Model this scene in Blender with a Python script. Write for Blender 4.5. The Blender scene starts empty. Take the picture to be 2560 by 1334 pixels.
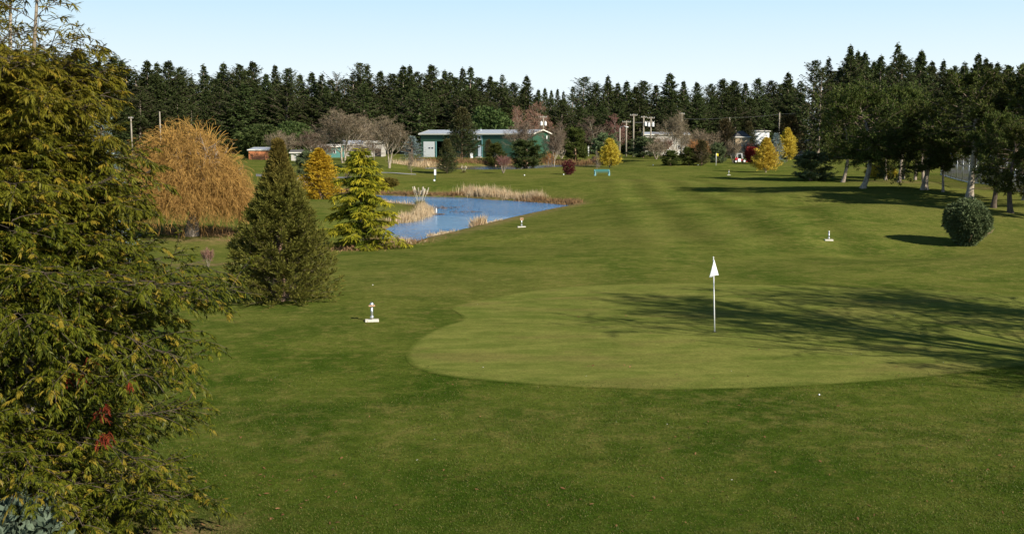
import bpy, bmesh, math, random
import numpy as np
from mathutils import Vector, Matrix, Euler
random.seed(5)
RS = np.random.default_rng
# ------------------------------------------------------------------ camera model
F, CX, CY = 2745.0, 1280.0, 667.0
PITCH = math.atan((667 - 350) / F)
cp_, sp_ = math.cos(PITCH), math.sin(PITCH)
CZ = 5.4
SC = bpy.context.scene
COL = SC.collection

def ray(px, py):
    u = (px - CX) / F; v = (CY - py) / F
    d = np.array((u, cp_ + v * sp_, -sp_ + v * cp_))
    return d / d[1]

def at(px, py, Y):
    return np.array((0, 0, CZ)) + ray(px, py) * Y

def on_plane(px, py, z):
    d = ray(px, py); return np.array((0, 0, CZ)) + d * ((z - CZ) / d[2])

def smooth(a, b, x):
    t = np.clip((x - a) / (b - a), 0, 1); return t * t * (3 - 2 * t)

# ------------------------------------------------------------------ terrain
ZW1, ZW2 = -0.5, -0.08
P1 = [(1010,610),(1035,608),(1064,598),(1100,590),(1136,581),(1180,570),(1225,559),(1270,548),(1314,538),(1365,527),(1412,518),(1434,514),
      (1410,511),(1373,508),(1314,503),(1270,501),(1225,499.5),(1165,494),(1100,492),(1035,491),(943,488),(880,485),(835,483),(835,494),(900,496),
      (950,505),(990,511),(1035,514),(1066,521),(1073,534),(1055,546),(1035,553),(993,558),(965,572),(950,590),(965,607)]
P2 = [(1085,430),(1140,431),(1250,428),(1330,426),(1400,422),(1480,420),(1530,421),(1515,414),(1440,412),(1400,411.5),(1300,413),(1200,416),(1120,417),(1060,419)]
POLY1 = np.array([on_plane(x, y, ZW1)[:2] for x, y in P1])
POLY2 = np.array([on_plane(x, y, ZW2)[:2] for x, y in P2])

def sdist(x, y, poly):
    d = np.full(x.shape, 1e9); ny = np.zeros(x.shape); ins = np.zeros(x.shape, bool)
    n = len(poly)
    for i in range(n):
        ax, ay = poly[i]; bx, by = poly[(i + 1) % n]
        ex, ey = bx - ax, by - ay
        t = np.clip(((x - ax) * ex + (y - ay) * ey) / (ex * ex + ey * ey + 1e-9), 0, 1)
        qx, qy = x - ax - t * ex, y - ay - t * ey
        dd = np.hypot(qx, qy); m = dd < d
        d = np.where(m, dd, d); ny = np.where(m, qy / (dd + 1e-6), ny)
        c = ((ay > y) != (by > y)) & (x < ex * (y - ay) / (ey + 1e-12) + ax)
        ins ^= c
    return np.where(ins, -d, d), ny

BUMPS = [(21.5, 53.5, -.55, 6.5, 5.5), (25, 72, .75, 11, 10), (17, 90, .35, 6, 4), (29, 108, .3, 9, 5), (9, 48, -.12, 5, 4), (27.0, 46.5, 1.0, 6.5, 3.8), (20, 46, .2, 7, 4), (35, 99, .95, 13, 7), (24, 92, .55, 7, 4), (33, 74, .35, 9, 5), (19, 70, .3, 8, 5),
         (46, 84, .6, 10, 10), (14, 120, .3, 12, 9), (30, 186, .35, 12, 9), (-14, 150, -.2, 14, 14), (8, 152, .12, 10, 6),
         (12, 33, .14, 9, 7), (15.5, 60, .16, 4.5, 3), (-16, 45, -.25, 6, 9), (27, 62, -.25, 5, 4)]
YS = [-60, 0, 45, 60, 100, 130, 150, 190, 215, 260, 340, 600, 1600]
ZS = [0, 0, 0, -.05, .05, .38, .55, .95, .85, .8, 1.05, 2.5, 8]

def h(x, y):
    x = np.asarray(x, float); y = np.asarray(y, float)
    z = np.interp(y, YS, ZS)
    for bx, by, a, sx, sy in BUMPS:
        z = z + a * np.exp(-((x - bx) / sx) ** 2 - ((y - by) / sy) ** 2)
    amp = smooth(20, 60, y) * (1 - .7 * smooth(200, 300, y))
    z = z + amp * (.10 * np.sin(x * .21 + y * .13 + 1) + .035 * np.sin(y * .27 - x * .12) + .06 * np.sin(x * .43 + .8) * np.sin(y * .31))
    for poly, zw, wf in ((POLY1, ZW1, 5.), (POLY2, ZW2, 6.)):
        s, ny = sdist(x, y, poly)
        w = wf + (20 - wf) * smooth(0, .6, -ny)
        zo = zw + np.minimum(s, .35) * .25 + (z - zw) * smooth(0, w, s)
        z = np.where(s < 0, np.maximum(zw - .12 + s * .3, zw - .9), zo)
    return z

_YT = np.geomspace(6, 700, 5000)
def G(px, py):
    d = ray(px, py)
    z = CZ + d[2] * _YT
    g = h(d[0] * _YT, _YT)
    k = np.argmax(z < g)
    if not (z < g).any(): k = len(_YT) - 1
    Y = _YT[k]
    return np.array((d[0] * Y, Y, float(h(d[0] * Y, Y))))

def spot(px, Y):
    u = (px - CX) / F; x = u * Y
    for _ in range(4):
        z = float(h(x, Y)); x = u * (Y * cp_ - (z - CZ) * sp_)
    return np.array((x, Y, float(h(x, Y))))

def ztop(p, py):
    return CZ + ray(CX, py)[2] * p[1]

def mpp(Y): return Y / F / cp_          # metres per source pixel

# ------------------------------------------------------------------ mesh helpers
def nrm(a):
    return a / (np.linalg.norm(a, axis=-1, keepdims=True) + 1e-9)

class Geo:
    def __init__(s): s.v = []; s.q = []; s.t = []; s.c = []; s.n = 0
    def add(s, V, Q=None, T=None, tint=None):
        V = np.asarray(V, float).reshape(-1, 3)
        if Q is not None and len(Q): s.q.append(np.asarray(Q, int).reshape(-1, 4) + s.n)
        if T is not None and len(T): s.t.append(np.asarray(T, int).reshape(-1, 3) + s.n)
        s.v.append(V); s.c.append(np.zeros(len(V)) if tint is None else np.broadcast_to(np.asarray(tint, float), (len(V),)))
        s.n += len(V)
    def verts(s): return np.concatenate(s.v) if s.v else np.zeros((0, 3))
    def fit(s, fn): s.v = [fn(v) for v in s.v]
    def mesh(s, name, mat, sm=False):
        me = bpy.data.meshes.new(name)
        V = s.verts(); Q = np.concatenate(s.q) if s.q else np.zeros((0, 4), int); T = np.concatenate(s.t) if s.t else np.zeros((0, 3), int)
        me.vertices.add(len(V)); me.vertices.foreach_set('co', V.astype(np.float32).ravel())
        me.loops.add(Q.size + T.size)
        me.loops.foreach_set('vertex_index', np.concatenate([Q.ravel(), T.ravel()]).astype(np.int32))
        me.polygons.add(len(Q) + len(T))
        st = np.concatenate([np.arange(len(Q)) * 4, Q.size + np.arange(len(T)) * 3]).astype(np.int32)
        me.polygons.foreach_set('loop_start', st)
        me.update(calc_edges=True)
        if sm: me.polygons.foreach_set('use_smooth', np.ones(len(st), bool))
        a = me.attributes.new('tint', 'FLOAT', 'POINT'); a.data.foreach_set('value', np.concatenate(s.c).astype(np.float32))
        me.materials.append(mat)
        return me

def blades(g, P, D, L, W, droop=0., k=1, flat=.6, rng=None, tint=0., side=None):
    P = np.asarray(P, float); N = len(P)
    if N == 0: return
    D = nrm(np.asarray(D, float)); L = np.broadcast_to(L, (N,))[:, None]; W = np.broadcast_to(W, (N,))[:, None] * .5
    dr = np.broadcast_to(droop, (N,))[:, None]; tint = np.broadcast_to(tint, (N,))
    up = np.array((0, 0, 1.)) + flat * rng.normal(size=(N, 3))
    S = nrm(np.cross(D, up)) if side is None else side
    Z = np.array((0, 0, 1.))
    if k == 1:
        m = P + D * L * .5 - Z * dr * L * .25
        V = np.stack([P, m + S * W, P + D * L - Z * dr * L, m - S * W], 1)
        g.add(V, np.arange(N * 4).reshape(N, 4), None, np.repeat(tint, 4)); return
    rows = []
    for j in range(k):
        t = j / k; c = P + D * L * t - Z * dr * L * t * t
        w = W * (.45 + .55 * math.sin(math.pi * min(1, t * 1.1 + .15)))
        rows += [c + S * w, c - S * w]
    rows.append(P + D * L - Z * dr * L)
    V = np.stack(rows, 1); b = np.arange(N)[:, None] * (2 * k + 1)
    Q = np.concatenate([b + np.array([2 * j, 2 * j + 1, 2 * j + 3, 2 * j + 2]) for j in range(k - 1)]) if k > 1 else None
    T = b + np.array([2 * k - 2, 2 * k - 1, 2 * k])
    g.add(V, Q, T, np.repeat(tint, 2 * k + 1))

def tubes(g, P, R, m=5, tint=0.):
    P = np.asarray(P, float); B, S, _ = P.shape
    R = np.broadcast_to(R, (B, S))[..., None]
    T = nrm(np.gradient(P, axis=1))
    ref = np.where(np.abs(T[..., 2:3]) > .85, np.array((1., 0, 0)), np.array((0, 0, 1.)))
    N1 = nrm(np.cross(T, ref)); N2 = np.cross(T, N1)
    a = np.arange(m) / m * 2 * math.pi
    V = P[:, :, None] + R[:, :, None] * (np.cos(a)[:, None] * N1[:, :, None] + np.sin(a)[:, None] * N2[:, :, None])
    b = (np.arange(B) * S * m)[:, None, None]; i = (np.arange(S - 1) * m)[None, :, None]; j = np.arange(m)[None, None]; j2 = (j + 1) % m
    Q = np.stack([b + i + j, b + i + j2, b + i + m + j2, b + i + m + j], -1)
    cap = np.arange(m)[None] + (np.arange(B) * S * m)[:, None] + (S - 1) * m
    tt = np.broadcast_to(np.asarray(tint, float), (B,))
    Tn = np.concatenate([np.stack([cap[:, 0], cap[:, i], cap[:, i + 1]], -1) for i in range(1, m - 1)])
    g.add(V, Q, Tn, np.repeat(tt, S * m))

def ribbons(g, P, W, rng, tint=0.):
    P = np.asarray(P, float); B, S, _ = P.shape
    T = nrm(np.gradient(P, axis=1)); sd = nrm(np.cross(T, nrm(rng.normal(size=(B, 1, 3)))))
    w = np.broadcast_to(W, (B,))[:, None, None] * np.linspace(.5, .2, S)[None, :, None]
    V = np.stack([P + sd * w, P - sd * w], 2)
    b = (np.arange(B) * S * 2)[:, None]; i = np.arange(S - 1)[None] * 2
    Q = np.stack([b + i, b + i + 1, b + i + 3, b + i + 2], -1)
    g.add(V, Q, None, np.repeat(np.broadcast_to(tint, (B,)), S * 2))

def grow(P0, D0, L, S, trop, wob, rng):
    P0 = np.asarray(P0, float); B = len(P0); D = nrm(np.asarray(D0, float)); ds = (np.broadcast_to(L, (B,)) / (S - 1))[:, None]
    P = np.zeros((B, S, 3)); P[:, 0] = P0; p = P0.copy()
    tr = np.broadcast_to(trop, (B,))[:, None] / (S - 1)
    for j in range(1, S):
        D = nrm(D + np.array((0, 0, 1.)) * tr + rng.normal(size=(B, 3)) * wob)
        p = p + D * ds; P[:, j] = p
    return P

def children(P, n, t0, t1, ang, rng, angj=.25):
    B, S, _ = P.shape
    T = nrm(np.gradient(P, axis=1))
    t = (t0 + (t1 - t0) * (np.arange(n)[None] + rng.random((B, n))) / n)
    f = t * (S - 1); i = np.clip(f.astype(int), 0, S - 2); w = (f - i)[..., None]
    bi = np.arange(B)[:, None]
    p = P[bi, i] * (1 - w) + P[bi, i + 1] * w; tg = nrm(T[bi, i])
    az = rng.random((B, 1)) * 6.28 + np.arange(n)[None] * 2.4 + rng.normal(size=(B, n)) * .4
    ref = np.where(np.abs(tg[..., 2:3]) > .85, np.array((1., 0, 0)), np.array((0, 0, 1.)))
    a1 = nrm(np.cross(tg, ref)); a2 = np.cross(tg, a1)
    perp = a1 * np.cos(az)[..., None] + a2 * np.sin(az)[..., None]
    a = (ang + rng.normal(size=(B, n)) * angj)[..., None]
    d = tg * np.cos(a) + perp * np.sin(a)
    return p.reshape(-1, 3), d.reshape(-1, 3), t.ravel(), np.repeat(np.arange(B), n)

def sprays(g, P, T, s, rng, ntw=2, tl=.3, ta=.9, flat=.8, up=0., nb=0, bl=.1, bw=.02, ba=.6, droop=.2, k=1, bflat=.6, tint=None, taper=.5, jit=.2, lscale=1.):
    N = len(P); T = nrm(T); Z = np.array((0, 0, 1.))
    for q in range(ntw):
        H = nrm(np.cross(T, Z + rng.normal(size=(N, 3)) * .15)) * (1 if q % 2 else -1)
        R = nrm(np.cross(T, nrm(rng.normal(size=(N, 3)))))
        perp = nrm(H * flat + R * (1 - flat))
        a = ta * (1 + rng.normal(size=(N, 1)) * .25)
        d = nrm(T * np.cos(a) + perp * np.sin(a) + Z * up + rng.normal(size=(N, 3)) * jit)
        l = tl * lscale * (1 - taper * s) * rng.uniform(.7, 1.25, N)
        p = P + T * (rng.random((N, 1)) - .5) * tl * .3
        tn = tint(s, p, rng) if tint else 0.
        if nb == 0:
            blades(g, p, d, l, l * bw if bw > .06 else bw, droop, k, bflat, rng, tn)
        else:
            sd = nrm(np.cross(d, Z + rng.normal(size=(N, 3)) * .3))
            for b in range(nb):
                f = (b + rng.random((N, 1)) * .8) / nb
                sg = 1 if b % 2 else -1
                aa = ba * (1.15 - .9 * f)
                dd = d * np.cos(aa) + sd * sg * np.sin(aa) + rng.normal(size=(N, 3)) * .12
                pb = p + d * l[:, None] * f - Z * droop * .4 * l[:, None] * f * f
                blades(g, pb, dd, bl * rng.uniform(.7, 1.25, N) * (1 - .25 * f[:, 0]), bw, droop, k, bflat, rng, tn)

# ------------------------------------------------------------------ object helpers
def tag(o, label=None, cat=None, group=None, kind=None):
    if label: o['label'] = label
    if cat: o['category'] = cat
    if group: o['group'] = group
    if kind: o['kind'] = kind
    return o

def obj(name, me, parent=None, loc=(0, 0, 0), rot=(0, 0, 0)):
    o = bpy.data.objects.new(name, me); COL.objects.link(o); o.location = loc; o.rotation_euler = rot
    if parent is not None: o.parent = parent
    return o

def thing(name, label, cat, loc=(0, 0, 0), rz=0., group=None, sc=(1, 1, 1)):
    o = bpy.data.objects.new(name, None); COL.objects.link(o); o.empty_display_size = .2
    o.location = loc; o.rotation_euler = (0, 0, rz); o.scale = sc
    return tag(o, label, cat, group)

class BM:
    """collects simple solids into one mesh"""
    def __init__(s): s.b = bmesh.new()
    def box(s, c, d, rz=0., bev=0., rx=0.):
        M = Matrix.Translation(c) @ Matrix.Rotation(rz, 4, 'Z') @ Matrix.Rotation(rx, 4, 'X') @ Matrix.Diagonal((d[0], d[1], d[2], 1))
        r = bmesh.ops.create_cube(s.b, size=1, matrix=M)
        if bev:
            es = list({e for v in r['verts'] for e in v.link_edges})
            bmesh.ops.bevel(s.b, geom=es, offset=bev, segments=2, affect='EDGES', profile=.7)
        return s
    def cyl(s, a, b, r1, r2=None, m=12):
        a, b = Vector(a), Vector(b); d = b - a
        M = Matrix.Translation((a + b) / 2) @ d.to_track_quat('Z', 'Y').to_matrix().to_4x4()
        bmesh.ops.create_cone(s.b, cap_ends=True, segments=m, radius1=r1, radius2=r1 if r2 is None else r2, depth=d.length, matrix=M); return s
    def ball(s, c, r, m=12, sc=(1, 1, 1)):
        bmesh.ops.create_uvsphere(s.b, u_segments=m, v_segments=max(6, m // 2 + 2), radius=r, matrix=Matrix.Translation(c) @ Matrix.Diagonal((*sc, 1))); return s
    def poly(s, pts, th=None):
        vs = [s.b.verts.new(p) for p in pts]; f = s.b.faces.new(vs)
        if th is not None:
            r = bmesh.ops.extrude_face_region(s.b, geom=[f])
            bmesh.ops.translate(s.b, vec=th, verts=[v for v in r['geom'] if isinstance(v, bmesh.types.BMVert)])
        return s
    def lathe(s, prof, m=20, c=(0, 0, 0)):
        rings = []
        for r, z in prof:
            rings.append([s.b.verts.new((c[0] + r * math.cos(i / m * 6.28318), c[1] + r * math.sin(i / m * 6.28318), c[2] + z)) for i in range(m)])
        for a, b in zip(rings, rings[1:]):
            for i in range(m): s.b.faces.new((a[i], a[(i + 1) % m], b[(i + 1) % m], b[i]))
        s.b.faces.new(rings[-1]); s.b.faces.new(rings[0][::-1]); return s
    def mesh(s, name, mat, sm=False):
        bmesh.ops.recalc_face_normals(s.b, faces=s.b.faces)
        me = bpy.data.meshes.new(name); s.b.to_mesh(me); s.b.free(); me.materials.append(mat)
        if sm:
            for p in me.polygons: p.use_smooth = True
        return me

# ------------------------------------------------------------------ materials
def newmat(name):
    m = bpy.data.materials.new(name); m.use_nodes = True; nt = m.node_tree; nt.nodes.clear()
    out = nt.nodes.new('ShaderNodeOutputMaterial')
    return m, nt, out

class N:
    def __init__(s, nt): s.nt = nt
    def __call__(s, t, **kw):
        n = s.nt.nodes.new(t)
        for k, v in kw.items():
            if k.startswith('i_'):
                key = k[2:]; key = int(key) if key.isdigit() else key.replace('_', ' ')
                if hasattr(v, 'is_output') or isinstance(v, bpy.types.NodeSocket): s.nt.links.new(v, n.inputs[key])
                else: n.inputs[key].default_value = v
            else: setattr(n, k, v)
        return n
    def link(s, a, b): s.nt.links.new(a, b)
    def mix(s, f, a, b, bt='MIX'):
        n = s.nt.nodes.new('ShaderNodeMix'); n.data_type = 'RGBA'; n.blend_type = bt
        for sock, v in ((n.inputs[0], f), (n.inputs[6], a), (n.inputs[7], b)):
            if isinstance(v, bpy.types.NodeSocket): s.nt.links.new(v, sock)
            elif sock == n.inputs[0]: sock.default_value = v
            else: sock.default_value = (*v, 1) if len(v) == 3 else v
        return n.outputs[2]
    def math(s, op, a, b=0., c=None):
        n = s.nt.nodes.new('ShaderNodeMath'); n.operation = op
        for i, v in enumerate((a, b, c)):
            if v is None: continue
            if isinstance(v, bpy.types.NodeSocket): s.nt.links.new(v, n.inputs[i])
            else: n.inputs[i].default_value = v
        return n.outputs[0]
    def ramp(s, f, a, b):
        n = s.nt.nodes.new('ShaderNodeMapRange'); n.interpolation_type = 'SMOOTHSTEP'
        s.nt.links.new(f, n.inputs[0]); n.inputs[1].default_value = a; n.inputs[2].default_value = b
        return n.outputs[0]
    def noise(s, vec, sc, det=3, rough=.55):
        n = s.nt.nodes.new('ShaderNodeTexNoise'); n.inputs['Scale'].default_value = sc; n.inputs['Detail'].default_value = det
        n.inputs['Roughness'].default_value = rough
        if vec is not None: s.nt.links.new(vec, n.inputs['Vector'])
        return n.outputs['Fac']

def leaf(name, c1, c2, c3, transl=.25, rough=.55, clump=1.5, objvar=.25, spec=.25):
    m, nt, out = newmat(name); n = N(nt)
    g = n('ShaderNodeNewGeometry'); oi = n('ShaderNodeObjectInfo'); tc = n('ShaderNodeTexCoord')
    at_ = n('ShaderNodeAttribute', attribute_name='tint')
    c = n.mix(g.outputs['Random Per Island'], c1, c2)
    c = n.mix(at_.outputs['Fac'], c, c3)
    nz = n.noise(tc.outputs['Object'], clump, 2)
    v = n.math('MULTIPLY_ADD', nz, .7, .65)
    ov = n.math('MULTIPLY_ADD', oi.outputs['Random'], objvar, 1 - objvar / 2)
    hs = n('ShaderNodeHueSaturation', i_Color=c, i_Value=n.math('MULTIPLY', v, ov), i_Hue=n.math('MULTIPLY_ADD', oi.outputs['Random'], .03 * (objvar > 0), .5 - .015 * (objvar > 0)))
    b = n('ShaderNodeBsdfPrincipled', i_Base_Color=hs.outputs[0], i_Roughness=rough); b.inputs['Specular IOR Level'].default_value = spec
    t = n('ShaderNodeBsdfTranslucent', i_Color=hs.outputs[0])
    mx = n('ShaderNodeMixShader', i_0=transl, i_1=b.outputs[0], i_2=t.outputs[0])
    n.link(mx.outputs[0], out.inputs[0]); return m

def bark(name, c1, c2, sc=6., stretch=.25, rough=.9):
    m, nt, out = newmat(name); n = N(nt)
    tc = n('ShaderNodeTexCoord'); mp = n('ShaderNodeMapping', i_Vector=tc.outputs['Object']); mp.inputs['Scale'].default_value = (1, 1, stretch)
    f = n.noise(mp.outputs[0], sc, 4, .65)
    c = n.mix(n.ramp(f, .35, .65), c1, c2)
    bp = n('ShaderNodeBump', i_Height=f, i_Strength=.6, i_Distance=.05)
    b = n('ShaderNodeBsdfPrincipled', i_Base_Color=c, i_Roughness=rough, i_Normal=bp.outputs[0]); b.inputs['Specular IOR Level'].default_value = .2
    n.link(b.outputs[0], out.inputs[0]); return m

def plain(name, c, rough=.6, metal=0., var=.12, sc=8., bump=0., spec=.4):
    m, nt, out = newmat(name); n = N(nt)
    tc = n('ShaderNodeTexCoord'); f = n.noise(tc.outputs['Object'], sc, 4, .6)
    hs = n('ShaderNodeHueSaturation', i_Color=(*c, 1), i_Value=n.math('MULTIPLY_ADD', f, 2 * var, 1 - var))
    b = n('ShaderNodeBsdfPrincipled', i_Base_Color=hs.outputs[0], i_Roughness=rough, i_Metallic=metal); b.inputs['Specular IOR Level'].default_value = spec
    if bump:
        bp = n('ShaderNodeBump', i_Height=f, i_Strength=bump, i_Distance=.02); n.link(bp.outputs[0], b.inputs['Normal'])
    n.link(b.outputs[0], out.inputs[0]); return m

def ribbed(name, c, sc=14., axis='X', rough=.5, metal=0.):
    m, nt, out = newmat(name); n = N(nt)
    tc = n('ShaderNodeTexCoord'); w = n('ShaderNodeTexWave', i_Vector=tc.outputs['Object'], i_Scale=sc); w.bands_direction = axis
    f = n.noise(tc.outputs['Object'], .6, 4, .6)
    hs = n('ShaderNodeHueSaturation', i_Color=(*c, 1), i_Value=n.math('MULTIPLY_ADD', f, .35, .82))
    bp = n('ShaderNodeBump', i_Height=w.outputs['Fac'], i_Strength=.5, i_Distance=.05)
    b = n('ShaderNodeBsdfPrincipled', i_Base_Color=hs.outputs[0], i_Roughness=rough, i_Metallic=metal, i_Normal=bp.outputs[0])
    n.link(b.outputs[0], out.inputs[0]); return m

def grass_material():
    m, nt, out = newmat('mown_grass'); n = N(nt)
    tc = n('ShaderNodeTexCoord'); P = tc.outputs['Object']
    gr = n('ShaderNodeAttribute', attribute_name='green').outputs['Fac']
    dry = n('ShaderNodeAttribute', attribute_name='dry').outputs['Fac']
    big = n.noise(P, .045, 4, .6); mid = n.noise(P, .35, 4, .62); sm = n.noise(P, 2.2, 4, .65); fine = n.noise(P, 16, 3, .7); vf = n.noise(P, 55, 2, .7)
    # rough / fairway
    sep0 = n('ShaderNodeSeparateXYZ', i_0=P)
    rough_shade = n.math('SUBTRACT', 1., n.ramp(n.math('MULTIPLY_ADD', n.noise(P, .12, 2), 10., sep0.outputs[1]), 22, 48))   # lusher rough in front of the green; blade self-shadow also painted into the colour
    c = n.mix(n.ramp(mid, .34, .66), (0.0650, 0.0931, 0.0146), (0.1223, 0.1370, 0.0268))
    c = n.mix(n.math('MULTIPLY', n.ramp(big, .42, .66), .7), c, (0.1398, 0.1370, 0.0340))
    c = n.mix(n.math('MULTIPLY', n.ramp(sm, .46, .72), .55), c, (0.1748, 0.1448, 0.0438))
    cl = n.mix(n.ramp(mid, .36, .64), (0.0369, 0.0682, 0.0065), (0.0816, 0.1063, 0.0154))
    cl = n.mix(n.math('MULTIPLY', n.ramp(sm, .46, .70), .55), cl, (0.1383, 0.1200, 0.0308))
    c = n.mix(rough_shade, c, cl)
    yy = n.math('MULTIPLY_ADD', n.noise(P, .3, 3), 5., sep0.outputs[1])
    wear = n.math('MULTIPLY', n.math('MULTIPLY', n.ramp(yy, 19.5, 21.5), n.math('SUBTRACT', 1., n.ramp(yy, 22.5, 26))), n.ramp(sm, .35, .7))
    c = n.mix(n.math('MULTIPLY', wear, .32), c, (0.1518, 0.1326, 0.0420))
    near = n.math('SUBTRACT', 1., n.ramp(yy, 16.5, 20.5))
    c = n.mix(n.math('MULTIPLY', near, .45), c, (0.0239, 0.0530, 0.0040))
    # mowing bands running along the fairway
    sep = n('ShaderNodeSeparateXYZ', i_0=P)
    xs = n.math('MULTIPLY_ADD', sep.outputs[1], -.062, sep.outputs[0])
    xs = n.math('MULTIPLY_ADD', n.noise(P, .04, 1), 1.0, xs)
    band = n.math('SINE', n.math('MULTIPLY', xs, 1.55))
    msk = n.math('MULTIPLY', n.ramp(sep.outputs[1], 44, 62), n.math('SUBTRACT', 1., n.ramp(sep.outputs[1], 125, 150)))
    msk = n.math('MULTIPLY', msk, n.math('MULTIPLY', n.ramp(xs, 1., 5.), n.math('SUBTRACT', 1., n.ramp(xs, 14, 19))))
    bandv = n.math('MULTIPLY_ADD', n.math('MULTIPLY', band, msk), .17, 1.)
    # putting green: short, pale, long soft streaks
    mp = n('ShaderNodeMapping', i_Vector=P); mp.inputs['Scale'].default_value = (.5, 1.2, 1)
    gs = n.noise(mp.outputs[0], 1.3, 5, .65)
    cg = n.mix(n.ramp(gs, .3, .7), (0.1064, 0.1322, 0.0246), (0.1848, 0.1882, 0.0448))
    cg = n.mix(n.math('MULTIPLY', n.ramp(n.noise(mp.outputs[0], .5, 3), .5, .7), .5), cg, (0.168, 0.1366, 0.0448))
    c = n.mix(gr, c, cg)
    # dry, straw-coloured ground near banks
    c = n.mix(n.math('MULTIPLY', dry, n.ramp(n.noise(P, 1.1, 4, .7), .3, .6)), c, (.20, .14, .065))
    m8 = n.noise(P, 5., 4, .75)
    v = n.math('MULTIPLY_ADD', fine, n.math('MULTIPLY_ADD', gr, -.45, 1.4), n.math('MULTIPLY_ADD', gr, .22, .31))
    v = n.math('MULTIPLY', v, n.math('MULTIPLY_ADD', vf, .9, .55))
    v = n.math('MULTIPLY', v, n.math('MULTIPLY_ADD', m8, n.math('MULTIPLY_ADD', gr, -.35, .9), n.math('MULTIPLY_ADD', gr, .175, .55)))
    v = n.math('MULTIPLY', v, n.math('MULTIPLY_ADD', sm, .5, .75))
    v = n.math('MULTIPLY', v, bandv)
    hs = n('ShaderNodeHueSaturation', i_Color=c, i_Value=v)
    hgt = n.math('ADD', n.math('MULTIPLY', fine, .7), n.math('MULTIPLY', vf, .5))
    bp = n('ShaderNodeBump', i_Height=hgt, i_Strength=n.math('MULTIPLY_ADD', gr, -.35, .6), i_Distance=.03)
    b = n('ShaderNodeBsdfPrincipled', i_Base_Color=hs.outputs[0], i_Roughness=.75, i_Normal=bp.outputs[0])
    b.inputs['Specular IOR Level'].default_value = 0.
    n.link(b.outputs[0], out.inputs[0]); return m

def water_material(name='pond_water', base=(.04, .175, .38), amt=1.):
    m, nt, out = newmat(name); n = N(nt)
    tc = n('ShaderNodeTexCoord'); mp = n('ShaderNodeMapping', i_Vector=tc.outputs['Object']); mp.inputs['Scale'].default_value = (1, .8, 1)
    r1 = n.noise(mp.outputs[0], 1.6, 3, .6); r2 = n.noise(mp.outputs[0], 6., 2, .6)
    calm = n.ramp(n.noise(tc.outputs['Object'], .07, 2), .38, .56)
    hgt = n.math('ADD', r1, n.math('MULTIPLY', r2, .35))
    bp = n('ShaderNodeBump', i_Height=hgt, i_Strength=n.math('MULTIPLY_ADD', calm, .88 * amt, .12 * amt), i_Distance=.42)
    b = n('ShaderNodeBsdfPrincipled', i_Base_Color=(*base, 1), i_Roughness=.12, i_Normal=bp.outputs[0], i_IOR=1.33)
    b.inputs['Specular IOR Level'].default_value = .9
    n.link(b.outputs[0], out.inputs[0]); return m

M = {}
M['grass'] = grass_material(); M['water'] = water_material(); M['farwater'] = water_material('far_pond_water', (.03, .035, .03), .45)
M['cedar'] = leaf('cedar_leaves', (.022, .036, .003), (.135, .138, .010), (.25, .18, .020), .25, .5, 1.6, 0, .2)
M['dead'] = leaf('dead_sprigs', (.09, .014, .006), (.17, .030, .012), (.1, .02, .01), .15, .8, 2, 0, .1)
M['sequoia'] = leaf('sequoia_leaves', (.072, .078, .012), (.190, .178, .036), (.22, .135, .040), .25, .6, 1.3, .1, .1)
M['deodar'] = leaf('deodar_leaves', (.050, .085, .008), (.110, .145, .014), (.52, .46, .03), .3, .6, 1.5, .1, .1)
M['gold'] = leaf('golden_leaves', (.34, .21, .012), (.52, .33, .022), (.60, .42, .05), .3, .6, 1.5, .1, .1)
M['yellow'] = leaf('yellow_leaves', (.48, .34, .03), (.72, .54, .10), (.40, .28, .05), .3, .6, 1.2, .12, .1)
M['willow'] = leaf('willow_shoots', (.20, .115, .040), (.36, .205, .064), (.46, .27, .06), .15, .7, .8, 0, .1)
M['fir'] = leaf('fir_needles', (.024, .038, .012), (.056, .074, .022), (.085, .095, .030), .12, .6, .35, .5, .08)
M['pine'] = leaf('pine_needles', (.022, .038, .007), (.054, .080, .016), (.12, .125, .030), .18, .6, .5, .3, .08)
M['bluegreen'] = leaf('bluegreen_needles', (.040, .068, .022), (.092, .130, .048), (.20, .24, .115), .12, .6, 1., .25, .1)
M['blue'] = leaf('blue_spruce_needles', (.10, .15, .15), (.22, .28, .27), (.30, .36, .34), .12, .6, 1., .2)
M['midgreen'] = leaf('midgreen_leaves', (.030, .058, .014), (.07, .11, .03), (.10, .12, .04), .2, .6, .6, .3, .1)
M['darkconifer'] = leaf('dark_conifer_leaves', (.018, .032, .008), (.044, .055, .014), (.085, .065, .022), .12, .6, .7, .3)
M['olive'] = leaf('olive_bronze_leaves', (.060, .062, .010), (.14, .12, .018), (.20, .13, .03), .2, .6, 1., .2)
M['maroon'] = leaf('maroon_leaves', (.050, .010, .012), (.11, .018, .02), (.14, .03, .02), .2, .6, 1., .2)
M['red'] = leaf('red_leaves', (.14, .015, .015), (.30, .03, .02), (.2, .04, .02), .25, .6, 1., .2)
M['twig'] = leaf('bare_twigs', (.115, .09, .06), (.22, .175, .12), (.19, .13, .09), .05, .8, .3, .35, .05)
M['redtwig'] = leaf('reddish_twigs', (.17, .085, .065), (.28, .15, .115), (.25, .12, .09), .05, .8, .3, .3)
M['orangetwig'] = leaf('orange_twigs', (.30, .14, .045), (.42, .21, .07), (.36, .17, .06), .1, .8, .3, .2)
M['reed'] = leaf('dry_reeds', (.46, .34, .19), (.70, .57, .38), (.38, .24, .13), .3, .8, .5, 0, .1)
M['brownreed'] = leaf('brown_sedge', (.16, .09, .04), (.30, .19, .09), (.22, .12, .05), .2, .8, .5, 0)
M['plume'] = leaf('pampas_plume', (.66, .58, .44), (.80, .73, .60), (.7, .6, .5), .3, .8, 2, 0)
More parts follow.
